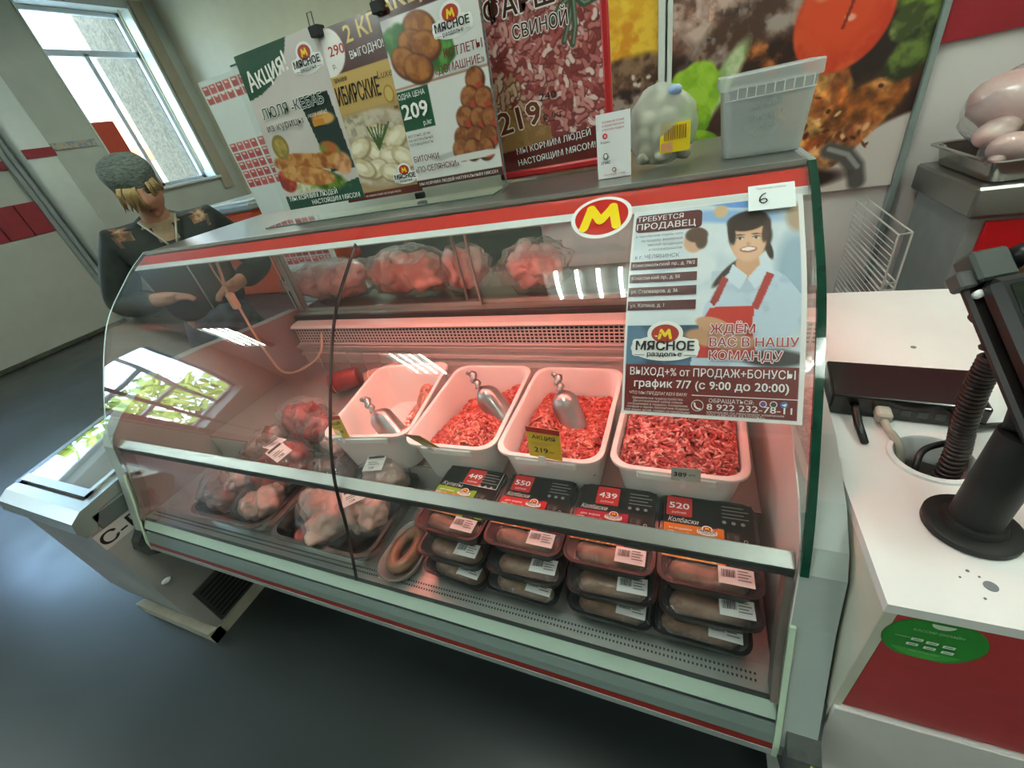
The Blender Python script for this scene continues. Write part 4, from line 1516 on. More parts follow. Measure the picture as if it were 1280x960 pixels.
def meat_bag(name, label, cat, c, r, rot, mat, seed, group='wrapped meat in the case', labels=(), parts=3, flat=None, film=BAGFILM, grow=1.10):
    c = Vector(c)
    t = thing(name, label, cat, (c.x, c.y, c.z - r[2]), group)
    R = Euler(rot).to_matrix()
    rng = random.Random(seed)
    for k in range(parts):
        off = Vector(((k - (parts - 1) / 2) * r[0] * 1.15 / max(1, parts) * 1.0, rng.uniform(-.12, .12) * r[1], rng.uniform(-.05, .05) * r[2]))
        rr = (r[0] * (.9 if parts == 1 else .52), r[1] * rng.uniform(.78, .92), r[2] * rng.uniform(.8, .92))
        MB().add(*lump(c + R @ off, rr, seed * 7 + k, .42, 1.5 / max(.03, min(r)), (rot[0] + rng.uniform(-.3, .3), rot[1] + rng.uniform(-.3, .3), rot[2] + rng.uniform(-.5, .5)), 4)).build('meat', mat, t, True)
    MB().add(*lump(c, tuple(q * grow * 1.06 for q in r), seed + 90, .20, 30, rot, 4)).build('film', film, t, True)
    for (u, v, w_, h_, ang) in labels:
        n0 = (R @ Vector((u * .6, v * .6 - .1, .9))).normalized()
        p = c + R @ Vector((u * r[0], v * r[1], r[2] * grow * math.sqrt(max(.05, 1 - u * u - v * v)) * 1.06))
        U = (R @ Vector((math.cos(ang), math.sin(ang), 0)))
        U = (U - n0 * U.dot(n0)).normalized()
        V = n0.cross(U)
        fn = plane_fn(p - U * w_ / 2 - V * h_ / 2, U, V)
        lb = sheet('weight_label', Canvas(4, 4, '#e6d9d5', h_ / w_), fn, w_, h_, .0004, t, PRINT)
        L = Letters(fn)
        L.rect(w_ * .08, w_ * .92, h_ * .78, h_ * .94, '#4a4644')
        L.rect(w_ * .15, w_ * .6, h_ * .50, h_ * .56, '#7a7472')
        L.rect(w_ * .15, w_ * .75, h_ * .38, h_ * .43, '#7a7472')
        L.text('126', w_ * .3, h_ * .12, h_ * .16, '#4a4644')
        L.build('label_print', lb)
    return t


meat_bag('wrapped_meat', 'large bag of pale offal at the front left of the far left pan', 'wrapped meat', (-1.110, .430, .632), (.085, .062, .055), (0, -.1, .95), MEATBRN, 1)
meat_bag('wrapped_meat', 'long bag of offal leaning against the back of the far left pan', 'wrapped meat', (-1.085, .545, .672), (.075, .042, .04), (.1, -.25, .75), MEATBRN, 2)
meat_bag('wrapped_meat', 'bag of reddish meat with two weight labels in the far left pan', 'wrapped meat', (-.985, .500, .655), (.080, .070, .055), (0, -.1, .8), MEATRED, 3, labels=((.1, .35, .045, .05, .6), (.25, -.35, .045, .05, .5)))
meat_bag('wrapped_meat', 'bag of pink meat at the front right of the far left pan', 'wrapped meat', (-.985, .400, .622), (.058, .05, .04), (0, 0, .6), MEATPINK, 4)
meat_bag('wrapped_meat', 'grey bag with dark meat at the back of the second pan', 'wrapped meat', (-.815, .512, .640), (.065, .05, .048), (0, 0, .4), M2('dark offal', '#4f3d3a', '#8b726c', .35, 18, .35, .65, .5, .2, '#a98f86'), 5)
meat_bag('wrapped_meat', 'squarish pale wrapped meat with a weight label on top, back right of the second pan', 'wrapped meat', (-.665, .515, .648), (.06, .048, .048), (0, 0, .1), MEATPINK, 6, labels=((0, -.05, .05, .045, .15),), parts=1, grow=1.06)
meat_bag('wrapped_meat', 'large bag of pale chicken at the front of the second pan', 'wrapped meat', (-.755, .410, .636), (.085, .06, .05), (0, 0, -.5), MEATPINK, 7)
meat_bag('wrapped_meat', 'wrapped chicken with a weight label at the front right of the second pan', 'wrapped meat', (-.655, .425, .640), (.062, .055, .045), (0, 0, .3), MEATPINK, 8, labels=((-.1, .0, .055, .045, .4),), parts=2)
meat_bag('wrapped_ribs', 'dark red bag of meat on the bone at the left end of the step shelf', 'wrapped meat', (-1.000, .625, .710), (.062, .055, .058), (.2, .1, .6), MEATRED, 9)
meat_bag('wrapped_ribs', 'dark red bag of meat leaning on the nearly empty bin', 'wrapped meat', (-.905, .600, .700), (.055, .045, .052), (.1, .3, .2), MEATRED, 10)
meat_bag('wrapped_ribs', 'pale pink wrapped cut beside the left corner of the nearly empty bin', 'wrapped meat', (-.835, .560, .695), (.03, .04, .045), (.1, .1, .2), MEATPINK, 15, parts=1)

# round plate sausage beside the second pan
t = thing('round_sausage_pack', 'round coil of pale sausage in film beside the second steel pan', 'sausage', (-.535, .385, .571))
MB().loft([rrect(-.535, .385, .082, .135, .04, .571), rrect(-.535, .385, .094, .150, .046, .592), rrect(-.535, .385, .088, .144, .042, .592), rrect(-.535, .385, .074, .126, .036, .575)]).build('plate', M('clear grey plate', '#8d817b', .2), t, True)
MB().tube([(-.535 + .022 * math.cos(a), .385 + .043 * math.sin(a), .590) for a in np.linspace(0, 2 * PI, 25)[:-1]], .0135, 10, closed=True).build('sausage', SAUS, t, True)

# cured rolls and the small wire fence at the back left
for k, (x, y, z, r, ln, lab) in enumerate(((-1.03, .84, .70, .034, .10, 'round dark red cured roll at the back left of the case'), (-.90, .88, .695, .032, .12, 'pinker cured roll at the back, beside the leftmost bin'))):
    t = thing('cured_roll', lab, 'meat roll', (x, y, z - r), 'cured rolls behind the wire divider')
    ax = Vector((.75, .45, .05)).normalized()
    p0 = Vector((x, y, z)) - ax * ln / 2
    MB().tube([p0 + ax * (ln * s) for s in (0, .04, .2, .5, .8, .96, 1)], [r * .8, r * .98, r, r * 1.03, r, r * .98, r * .8], 16).build('roll', MEATRED if k == 0 else MEATPINK, t, True, .9)
    MB().lathe([(.001, 0), (r * .72, .001), (r * .74, -.001)], 16, p0 - ax * .0012, -ax).build('cut_face', MEATRED, t)
    MB().tube([p0 + ax * (ln * .15), p0 + ax * (ln * .16)], [r * 1.03, r * 1.03], 16).build('string', PAPER, t)
wd = thing('wire_divider', 'thin wire divider standing on the step shelf at the back left', 'wire divider', (-1.05, .93, .653))
mb = MB()
for k in range(7):
    x = -1.25 + k * .07
    mb.tube([(x, .955, .653), (x + .012, .95, .745)], .0018, 6)
for z in (.66, .70, .745):
    mb.tube([(-1.26, .955 - (z - .653) * .05, z), (-.82, .955 - (z - .653) * .05, z)], .0018, 6)
mb.build('wires', ALU, wd)

# bags of chicken on the rear worktop, behind the rear doors
for k, (x, w_, h_, lab) in enumerate(((-1.31, .20, .066, 'long clear bag of white chicken at the left end of the rear worktop'), (-.93, .155, .075, 'pinkish bagged chicken second from the left on the rear worktop'),
                                      (-.70, .075, .070, 'bag of chicken in the middle of the rear worktop'), (-.45, .10, .066, 'flat bag of chicken at the right of the rear worktop'))):
    meat_bag('bagged_chicken', lab, 'bagged chicken', (x, 1.22, .838 + h_ * 1.10), (w_, .085, h_), (0, 0, .1 * (-1) ** k), CHICK if k != 1 else MEATPINK, 20 + k, 'bagged chickens on the rear worktop', parts=4 if w_ > .15 else 3, grow=1.14)
# ------------------------------------------------------------------ things standing on top of the case
TOPZ = 1.1950
# clear acrylic stand with three leaflets clipped to it
st = thing('poster_stand', 'clear acrylic stand on the case top carrying three leaflets', 'poster stand', (-.66, .85, TOPZ))
tilt = math.radians(6)
SV = Vector((0, math.sin(tilt), math.cos(tilt)))


def on_stand(x, z, off):
    """point on the leaning sheet at height z, off metres in front of it"""
    return Vector((x, .868 + (z - 1.20) * math.tan(tilt) - off, z))


mb = MB()
a = [on_stand(-.985, 1.2, 0), on_stand(-.352, 1.2, 0), on_stand(-.352, 1.53, 0), on_stand(-.985, 1.53, 0)]
mb.add(a + [p + Vector((0, .004, 0)) for p in a], [(0, 1, 2, 3), (7, 6, 5, 4), (0, 4, 5, 1), (1, 5, 6, 2), (2, 6, 7, 3), (3, 7, 4, 0)])
mb.build('sheet', ACRYL, st)
MB().box(-.985, -.352, .79, .872, 1.1965, 1.2005).build('foot', ACRYL, st)
EDGE = M('acrylic edge', '#5d6a66', .25)
MB().tube([(-.985, .79, 1.1985), (-.352, .79, 1.1985)], .0016, 6).tube([(-.985, .79, 1.1985), (-.985, .868, 1.1985)], .0016, 6).tube([(-.352, .79, 1.1985), (-.352, .868, 1.1985)], .0016, 6).tube([a[1], a[2]], .0018, 6).tube([a[3], a[2]], .0018, 6).build('edge_line', EDGE, st)
for x in (-.712, -.555):
    p = on_stand(x, 1.53, .004)
    MB().box(x - .013, x + .013, p.y - .012, p.y + .012, 1.522, 1.540, .002).tube([p + Vector((-.006, -.01, .01)), p + Vector((-.006, -.006, .03)), p + Vector((.006, -.006, .03)), p + Vector((.006, -.01, .01))], .0012, 6).build('binder_clip', BLACK, st)
p = on_stand(-.556, 1.215, .012)
MB().box(p.x - .012, p.x + .012, p.y - .006, p.y + .004, 1.203, 1.216, .002).build('binder_clip', BLACK, st)


def leaflet(name, label, x0, w_, z0, h_, off, cv):
    o = on_stand(x0, z0, off)
    fn = plane_fn(o, (1, 0, 0), SV)
    t = thing(name, label, 'leaflet', tuple(o), 'leaflets on the acrylic stand')
    sheet('printed_sheet', cv, fn, w_, h_, .0006, t, PRINT_GLOSS)
    return t, Letters(fn)


# chicken kebab leaflet
W1, H1 = .247, .322
cv = Canvas(120, 156, '#cdc4bf', H1 / W1)
A_ = cv.a
cv.blend(np.clip((cv.noise(3, 3) - .4) * 2, 0, .5), '#b9aea8')
cv.poly([(0, 0), (.66, 0), (.60, .07), (.50, .145), (.36, .205), (.18, .245), (0, .262)], '#1d4a33')
cv.rect(0, 1, .905, 1, '#1f4a36')
cv.poly([(0, .90), (.3, .93), (.6, .905), (1, .86), (1, .93), (0, .93)], '#1f4a36')
cv.poly([(.58, .33), (.93, .33), (.99, .80), (.70, .80)], '#1c2f2b')
cv.ell(.79, .47 * A_, .13, .05, '#c87f3a', .1, .3, '#e0a860', 4)
cv.ell(.76, .66 * A_, .12, .07, '#b5602c', .3, .3, '#6d8a34', 5)
cv.ell(.28, .83 * A_, .32, .08, '#8fa448', 0, .3, '#d7d0c4', 6, .4, .4)
cv.ell(.60, .84 * A_, .26, .09, '#6d8a2c', .2, .3, '#39571c', 6, .4, .5)
cv.ell(.10, .80 * A_, .12, .10, '#c0432c', .4, .2, '#8a2a1c', 6)
cv.ell(.36, .70 * A_, .36, .085, '#9c5a26', .12, .15, '#c98a4a', 7, .35, .3)
cv.ell(.40, .79 * A_, .34, .080, '#a8622c', .2, .15, '#d39a58', 8, .35, .3)
cv.ell(.70, .72 * A_, .20, .07, '#8c4c20', .1, .2, '#c68848', 9, .35, .4)
cv.ell(.86, .76 * A_, .10, .09, '#b06a3a', .1, .3, '#d8a070', 9, .35, .4)
cv.ell(.17, .575 * A_, .105, .105, '#8a7434', 0, .06)
cv.ell(.17, .575 * A_, .078, .078, '#b59a4a', 0, .08, '#8a7434', 3)
t, L = leaflet('kebab_leaflet', 'leaflet with green corner reading Акция over a chicken kebab picture, leftmost on the stand', -.962, W1, 1.222, H1, .0028, cv)
L.text('Акция!', .016, .252, .036, '#f3f1ea', .130, .022, 'L', None, math.radians(8), .05)
L.logo(.200, .270, .088)
L.text('ЛЮЛЯ -КЕБАБ', .025, .196, .021, '#24382c', .190, .012, 'L', '#eef0ea')
L.text('из курицы', .025, .170, .0165, '#2a2c28', .115, .004, 'L', '#e9e6e2')
L.text('люля-кебаб', .158, .177, .008, '#e6e2d2', .058, .006)
L.rect(.166, .200, .158, .170, '#c98a2c', .003)
L.text('МЫ КОРМИМ ЛЮДЕЙ', .016, .019, .0105, '#eef0ea', .158, .012)
L.text('НАСТОЯЩИМ МЯСОМ', .086, .004, .0105, '#eef0ea', .152, .012)
L.build('lettering', t, PRINT_GLOSS)

# dumpling leaflet
W2, H2 = .215, .318
cv = Canvas(106, 156, '#b99a5e', H2 / W2)
A_ = cv.a
cv.rect(0, 1, 0, .24, '#4a2018')
cv.rect(0, 1, .24, .46, '#c9a55c')
cv.blend(np.clip((cv.v - .40) * 6, 0, .8), '#a88a66')
cv.ell(.28, .12 * A_, .22, .19, '#efe9e4', 0, .04)
cv.ell(.60, .70 * A_, .56, .34, '#cbbca8', 0, .08, '#b39e84', 4)
cv.ell(.48, .56 * A_, .30, .11, '#8a7d68', .2, .3, '#cdbfa6', 5, .5)
for k, (x, y, r_) in enumerate(((.66, .62, .3), (.84, .66, -.4), (.55, .72, .6), (.74, .76, .1), (.36, .68, -.3), (.88, .78, .5), (.5, .82, -.2), (.34, .80, .4), (.70, .86, .2))):
    cv.ell(x, y * A_, .16, .095, '#9a835e', r_, .2)
    cv.ell(x - .01, y * A_ - .012, .145, .08, '#e0d2b2', r_, .15, '#c9b58c', 10 + k, .2)
    cv.ell(x - .03, y * A_ - .02, .08, .035, '#f1e7cf', r_, .5)
for k in range(7):
    cv.stroke([(.60, .70 * A_), (.52 + .045 * k, .56 * A_ + .01 * (k % 3))], .010, '#3f5a2a')
cv.rect(0, 1, .95, 1, '#5e1d18')
t, L = leaflet('dumpling_leaflet', 'brown and gold leaflet reading 2 кг выгодно over a plate of dumplings, second on the stand', -.768, W2, 1.216, H2, .0016, cv)
L.text('290', .088, .272, .017, '#b5281f', .040, .02, 'C')
L.text('р.', .068, .252, .009, '#4a2018', None, .0)
L.text('2 КГ', .118, .284, .028, '#d9b455', .080, .02, 'L', None, math.radians(3))
L.text('ВЫГОДНО!', .118, .258, .013, '#f1ece6', .085, .008, 'L', None, math.radians(2))
L.text('пельмени', .060, .228, .010, '#3a2414', .034, .004)
L.text('СИБИРСКИЕ', .040, .188, .032, '#2a170e', .130, .022)
L.text('Luxe', .170, .214, .014, '#6a4a1c', .036, .0, slant=.2)
L.ell(.188, .186, .013, .016, '#a8843a', 24)
L.ell(.188, .186, .0095, .012, '#cdae62', 24)
L.text('700 г', .192, .158, .006, '#3a2414', .018, .01)
L.logo(.180, .034, .066)
L.text('мы кормим людей настоящим мясом', .060, .006, .0045, '#eadfd6', .10, .006)
L.build('lettering', t, PRINT_GLOSS)

# cutlet leaflet
W3, H3 = .207, .330
cv = Canvas(106, 166, '#dcdad6', H3 / W3)
A_ = cv.a
cv.rect(0, 1, 0, .12, '#4b1f17')
cv.rect(0, 1, .445, .452, '#b08a72')
cv.ell(.30, .285 * A_, .33, .20, '#4d8a3a', .3, .15, '#2f6628', 4, .3, .6)
cv.ell(.55, .32 * A_, .16, .14, '#5d9a44', .8, .15, '#2f6628', 5, .3, .6)
for k, (x, y, r_) in enumerate(((.40, .20, .3), (.30, .27, .4), (.42, .29, .2), (.18, .34, .6), (.30, .38, .3))):
    cv.ell(x, y * A_, .17, .12, '#5c2d12', r_, .12)
    cv.ell(x - .01, y * A_ - .015, .15, .10, '#8f5020', r_, .2, '#b3702e', 12 + k, .3, .15)
cv.rect(.0, .36, .462, .67, '#1c5236')
cv.ell(.82, .85 * A_, .55, .05, '#b9b6b2', 0, .15)
for k, (x, y) in enumerate(((.86, .50), (.78, .58), (.92, .60), (.70, .67), (.84, .69), (.96, .70), (.64, .77), (.78, .78), (.92, .79), (.60, .83), (.72, .84), (.86, .85))):
    cv.ell(x, y * A_, .10, .10, '#4a2412', 0, .15)
    cv.ell(x - .01, y * A_ - .012, .085, .082, '#7d4222', 0, .25, '#a8683a', 20 + k, .3, .2)
    cv.ell(x + .03, y * A_ + .05, .04, .03, '#b5402c', 0, .4)
cv.ell(.70, .87 * A_, .36, .03, '#d9d5cf', 0, .2)
cv.rect(0, 1, .955, 1, '#4b1f17')
t, L = leaflet('cutlet_leaflet', 'leaflet reading Акция with brown cutlets and a green 209 price, third on the stand', -.562, W3, 1.222, H3, .0028, cv)
L.text('АКЦИЯ!', .006, .300, .026, '#d3b070', .165, .024, 'L', None, math.radians(2))
L.logo(.150, .252, .085)
L.text('КОТЛЕТЫ', .124, .208, .014, '#7a1f22', .080, .014)
L.text('«ДОМАШНИЕ»', .098, .187, .013, '#7a1f22', .106, .012)
L.text('ОДНА ЦЕНА', .003, .164, .009, '#e9eee8', .064, .008)
L.text('209', .006, .129, .027, '#f2f4ee', .060, .024)
L.text('р./кг', .050, .113, .009, '#e9eee8', .020, .008)
L.text('ВКУСНЫЕ ЦЕНЫ', .006, .096, .005, '#4a4744', .055, .004)
L.text('НА НАТУРАЛЬНЫЕ', .006, .088, .005, '#4a4744', .060, .004)
L.text('ПОЛУФАБРИКАТЫ', .006, .080, .005, '#4a4744', .058, .004)
L.text('БИТОЧКИ', .008, .050, .011, '#5d2320', .062, .012)
L.text('«ПО-СЕЛЯНСКИ»', .006, .030, .011, '#5d2320', .108, .012)
L.text('МЫ КОРМИМ ЛЮДЕЙ НАТУРАЛЬНЫМ МЯСОМ', .008, .0045, .0058, '#efe9e2', .190, .010)
L.build('lettering', t, PRINT_GLOSS)

# red framed holder with the pork mince poster
HX0, HX1, HY, HH = -.395, -.143, .945, .36
hl = thing('poster_holder', 'red framed tabletop holder with the pork mince poster', 'poster holder', (-.27, HY, TOPZ))
REDF = M('red plastic frame', '#c01d24', .3, 0, .04, 20, coat=.4)
mb = MB()
fw = .014
mb.box(HX0, HX1, HY, HY + .012, 1.2, 1.2 + fw, .003).box(HX0, HX1, HY, HY + .012, 1.2 + HH - fw, 1.2 + HH, .003)
mb.box(HX0, HX0 + fw, HY, HY + .012, 1.2, 1.2 + HH, .003).box(HX1 - fw, HX1, HY, HY + .012, 1.2, 1.2 + HH, .003)
mb.build('frame', REDF, hl)
MB().box(HX0 + .03, HX1 - .03, HY - .03, HY + .07, 1.1962, 1.2015, .002).build('base_plate', ACRYL, hl)
MB().box(HX0 + .004, HX1 - .004, HY + .006, HY + .010, 1.204, 1.2 + HH - .004).build('back_sheet', REDF, hl)
W4, H4 = HX1 - HX0 - 2 * fw, HH - 2 * fw
cv = Canvas(150, 220, '#b0706a', H4 / W4)
A_ = cv.a
cv.blend(np.clip((cv.noise(4, 3) - .4) * 3, 0, 1), '#c98d86')
cv.mince(420, 0, 1, .0, .40, .014, 3, ('#c98d88', '#b86e6a', '#dba8a2', '#d39a94', '#a05552'))
cv.mince(620, 0, 1, .32, .80, .017, 5)
cv.poly([(0, .60), (.14, .64), (.34, .76), (.62, .80), (.74, .95), (0, .95)], '#a87a48')
cv.blend(((cv.noise(8, 7) > .52) & (cv.v > .66) & (cv.u < .5)).astype(float) * .5, '#8a5c30')
cv.mince(220, .55, 1, .62, .84, .018, 8)
cv.mince(60, .02, .25, .52, .62, .016, 9, ('#c9a080', '#b88a64', '#d9bc9c'))
for pts in (((.80, .16), (.76, .25), (.70, .34)), ((.80, .16), (.88, .21), (.97, .20)), ((.80, .16), (.72, .10), (.66, .05)), ((.80, .16), (.84, .08), (.90, .0)), ((.80, .16), (.70, .19), (.62, .24)), ((.80, .16), (.80, .28), (.77, .36))):
    pts = [(x, y + .07) for x, y in pts]
    cv.stroke([(x, y * A_) for x, y in pts], .022, '#44523f')
    cv.stroke([(x + .006, y * A_ - .004) for x, y in pts], .007, '#7d8a78')
cv.poly([(0, .885), (1, .825), (1, 1), (0, 1)], '#6a1f1c')
pf = plane_fn((HX0 + fw, HY + .0035, 1.2 + fw), (1, 0, 0), (0, 0, 1))
po = sheet('poster', cv, pf, W4, H4, .0006, hl, PRINT_GLOSS)
L = Letters(pf)
L.text('ФАРШ', .012, .254, .032, '#4a231c', .135, .02, 'L', '#f4ece8', 0, 0, .05)
L.text('СВИНОЙ', .062, .219, .0205, '#4a231c', .105, .014, 'L', '#f4ece8', 0, 0, .05)
L.text('219', .006, .072, .040, '#6b2a1e', .092, .024, 'L', '#f6e7c8', math.radians(6), 0, .04)
L.text('240', .098, .116, .0125, '#241a16', .034, .012)
L.text('р./кг', .102, .084, .011, '#2c201a', .040, .006)
L.text('МЫ КОРМИМ ЛЮДЕЙ', .034, .031, .0115, '#f4efec', .160, .014, 'L', None, math.radians(4))
L.text('НАСТОЯЩИМ МЯСОМ!', .034, .0095, .0115, '#f4efec', .168, .014, 'L', None, math.radians(3.5))
L.build('lettering', po, PRINT_GLOSS)

# small review card
qf = plane_fn((-.151, .800, 1.1958), (1, 0, 0), (0, .12, 1))
qr = thing('review_card', 'small white card with red print standing beside the red poster holder', 'card', (-.125, .80, TOPZ))
sheet('card', Canvas(6, 10, '#f0eeee', .0965 / .056), qf, .056, .0965, .001, qr)
L = Letters(qf)
for k in range(3):
    L.text(('Оставьте отзыв', 'о нашем магазине', 'и получите подарок')[k], .028, .083 - k * .0055, .0033, '#c2404a', .036, .004, 'C')
L.ell(.0145, .064, .0042, .0042, '#d02a2c', 20)
L.text('Я', .0145, .0622, .0036, '#f6f0f0', None, .02, 'C')
L.text('Яндекс', .0145, .0535, .0036, '#2a2626', .016, .006, 'C')
L.ell(.0145, .034, .0042, .0052, '#5f6a5c', 20)
L.ell(.0145, .0345, .0026, .0032, '#f0eeee', 20)
L.text('2ГИС', .0145, .0225, .0042, '#2a2626', .016, .016, 'C')
L.ell(.028, .0125, .0035, .0035, '#c2404a', 20)
L.ell(.028, .0125, .0022, .0022, '#f0eeee', 20)
L.text('спасибо за отзыв', .028, .0045, .0026, '#c2404a', .036, .003, 'C')
L.build('lettering', qr)
MB().box(-.140, -.108, .801, .822, 1.1952, 1.197).build('support_flap', PAPER, qr)

# bag of dumplings leaning on the wall side
bg_ = thing('pelmeni_bag', 'clear bag of frozen dumplings with a yellow label on top of the case', 'bag', (-.05, .85, TOPZ))
PEL = M2('pale dough', '#cfc7ae', '#e6e0cf', .5, 40, .35, .65, 0, .2, '#a79c7e')
rng = random.Random(12)
mb = MB()
for (x, z, y) in ((-.078, 1.218, .845), (-.045, 1.216, .838), (-.015, 1.218, .848), (-.080, 1.243, .85), (-.052, 1.242, .842), (-.020, 1.243, .848), (-.068, 1.266, .852), (-.038, 1.268, .846), (-.05, 1.29, .855), (-.028, 1.288, .855)):
    MB().add(*lump((x, y, z), (.017, .014, .015), int(abs(x) * 900 + z * 99), .25, 60, (rng.uniform(0, 3), rng.uniform(0, 3), 0), 2)).build('dumpling', PEL, bg_, True)
v, f = lump((-.049, .848, 1.252), (.056, .026, .056), 5, .10, 26, (0, 0, 0), 4)
v = [Vector((p.x + (-.003 if p.z > 1.28 else 0), p.y, max(1.1966, p.z if p.z < 1.27 else 1.27 + (p.z - 1.27) * 1.25))) for p in v]
MB().add(v, f).build('film', M_glass('bag film', (.93, .95, .90), 1.6, .12, .34, (.74, .75, .66), 1, 1.0, 70), bg_, True)
MB().add(*lump((-.030, .838, 1.302), (.012, .008, .009), 3, .15, 60, (0, 0, 0), 2)).build('blue_tie', M('pale blue tie', '#93a8cc', .3), bg_, True)
lf = plane_fn((-.050, .8165, 1.218), (1, 0, 0), (0, .22, 1))
lb = sheet('yellow_label', Canvas(6, 6, '#e2c31c', .9), lf, .046, .042, .0005, bg_, PRINT_GLOSS)
L = Letters(lf)
L.barcode(.006, .018, .034, .020, 4, '#8a5a1c')
L.rect(.002, .020, .002, .015, '#c98a5a', .002)
L.build('label_print', lb)

# translucent bucket with lid
bk = thing('plastic_bucket', 'translucent white plastic tub with lid at the right end of the case top', 'tub', (.10, .85, TOPZ))
cx, cy = .098, .852
MB().loft([rrect(cx, cy, .100, .090, .012, 1.1962), rrect(cx, cy, .104, .094, .012, 1.199), rrect(cx, cy, .119, .108, .014, 1.288), rrect(cx, cy, .117, .106, .014, 1.288), rrect(cx, cy, .102, .092, .012, 1.201)]).build('tub', MILKY, bk, True, .7)
mb = MB().loft([rrect(cx, cy, .127, .116, .015, 1.287), rrect(cx, cy, .129, .118, .016, 1.289), rrect(cx, cy, .129, .118, .016, 1.303), rrect(cx, cy, .126, .115, .015, 1.305), rrect(cx, cy, .112, .101, .013, 1.305), rrect(cx, cy, .110, .099, .013, 1.302)])
mb.build('lid', MILKY, bk, True, .6)
mb = MB()
for k in range(10):
    x = cx - .052 + k * .0115
    mb.box(x - .0006, x + .0006, cy - .0612, cy - .059, 1.276, 1.288)
mb.box(cx - .056, cx + .056, cy - .0588, cy - .0572, 1.274, 1.2755)
mb.build('lid_ribs', M('white tab plastic', '#dfe2e0', .4), bk)
bf = plane_fn((cx - .03, cy - .0512, 1.225), (1, 0, 0), (0, -.075, 1))
L = Letters(bf)
for k, (s, wd) in enumerate((('свежий', .040), ('продукт', .048), ('в дом', .030))):
    L.text(s, .028, .034 - k * .0135, .0088, '#a9afae', wd, .01, 'C', None, math.radians(5), .1)
for k in range(14):
    a0, a1 = math.radians(200 + k * 10), math.radians(210 + k * 10)
    L.line([(.028 + .027 * math.cos(a0), .022 + .026 * math.sin(a0)), (.028 + .027 * math.cos(a1), .022 + .026 * math.sin(a1))], .0012, '#a9afae')
L.build('embossed_print', bk)

# ------------------------------------------------------------------ recruitment poster and number card taped to the front glass
PW5, PH5, PX0, PS1 = .2095, .302, -.0755, .3655
pfn0 = glass_fn(PX0, PS1)
jp = thing('job_poster', 'recruitment poster with a smiling woman taped to the right front glass', 'poster', tuple(pfn0(PW5 / 2, 0, .002)))
cv = Canvas(170, 246, '#dfe6ea', PH5 / PW5)
A_ = cv.a
cv.blend(np.clip((cv.noise(4, 2) - .42) * 3, 0, .8), '#c3d0d8')
cv.ell(.58, .08 * A_, .3, .05, '#8fb4e0', .15, .6)
cv.ell(.66, .02 * A_, .16, .03, '#6a9bdc', .15, .5)
cv.ell(.55, .05 * A_, .04, .05, '#d8b48a', 0, .4)
cv.rect(0, .45, .60, .78, '#5d7f98')
cv.blend(((cv.v > .60) & (cv.v < .78) & (cv.u < .5)) * np.clip((cv.noise(6, 9) - .4) * 4, 0, 1) * .8, '#2d4052')
cv.ell(.95, .40 * A_, .1, .30, '#9db4c4', 0, .5)
cv.ell(.97, .12 * A_, .06, .10, '#b59a80', 0, .5)
# man in the back
cv.ell(.41, .33 * A_, .12, .12, '#dfe3e6', 0, .3)
cv.ell(.395, .20 * A_, .062, .085, '#d6a888', 0, .2)
cv.ell(.41, .165 * A_, .068, .058, '#5d4432', .2, .2)
cv.ell(.44, .20 * A_, .035, .06, '#5d4432', 0, .3)
# woman
cv.ell(.715, .195 * A_, .118, .150, '#3a281f', 0, .12)
cv.ell(.59, .37 * A_, .026, .12, '#3a281f', .7, .3)
cv.ell(.815, .27 * A_, .018, .07, '#3a281f', -.2, .3)
cv.poly([(.40, .78), (.47, .52), (.56, .40), (.66, .335), (.78, .335), (.90, .40), (.99, .50), (.995, .60), (.90, .66), (.90, .78)], '#c6d6e4')
cv.blend(((cv.u > .5) & (cv.v > .36) & (cv.v < .78)) * np.clip((cv.noise(10, 4, 3) - .55) * 5, 0, .5) * (cv.p[..., 2] > .85), '#a9bccd')
cv.ell(.70, .335 * A_, .065, .10, '#d9a480', 0, .15)
cv.poly([(.62, .33), (.585, .40), (.66, .45), (.70, .39)], '#d6e2ec')
cv.poly([(.80, .31), (.84, .38), (.74, .45), (.70, .40)], '#d6e2ec')
cv.poly([(.52, .52), (.545, .50), (.60, .40), (.565, .385), (.50, .50)], '#a83a34')
cv.poly([(.84, .39), (.80, .375), (.72, .53), (.76, .54)], '#b8423a')
cv.poly([(.45, .60), (.50, .525), (.74, .52), (.73, .62), (.76, .74), (.44, .74)], '#cf3a2c')
cv.ell(.705, .215 * A_, .098, .155, '#e0b08e', .03, .08)
cv.ell(.705, .25 * A_, .075, .095, '#e6b998', 0, .4)
cv.ell(.70, .115 * A_, .115, .075, '#3a281f', -.15, .15)
cv.ell(.612, .17 * A_, .022, .09, '#3a281f', -.1, .3)
cv.ell(.803, .17 * A_, .022, .09, '#4a3528', .15, .3)
for ex in (.660, .748):
    cv.ell(ex, .200 * A_, .022, .008, '#6a4a3a', 0, .4)
    cv.ell(ex, .206 * A_, .016, .008, '#f2ece8', 0, .3)
    cv.ell(ex, .206 * A_, .008, .008, '#2c1c16', 0, .3)
    cv.ell(ex, .186 * A_, .026, .005, '#4a3226', .05, .5)
cv.ell(.705, .235 * A_, .012, .018, '#d69e7c', 0, .6)
cv.ell(.705, .262 * A_, .046, .022, '#b5504a', 0, .2)
cv.ell(.705, .260 * A_, .038, .013, '#f7f2ee', 0, .2)
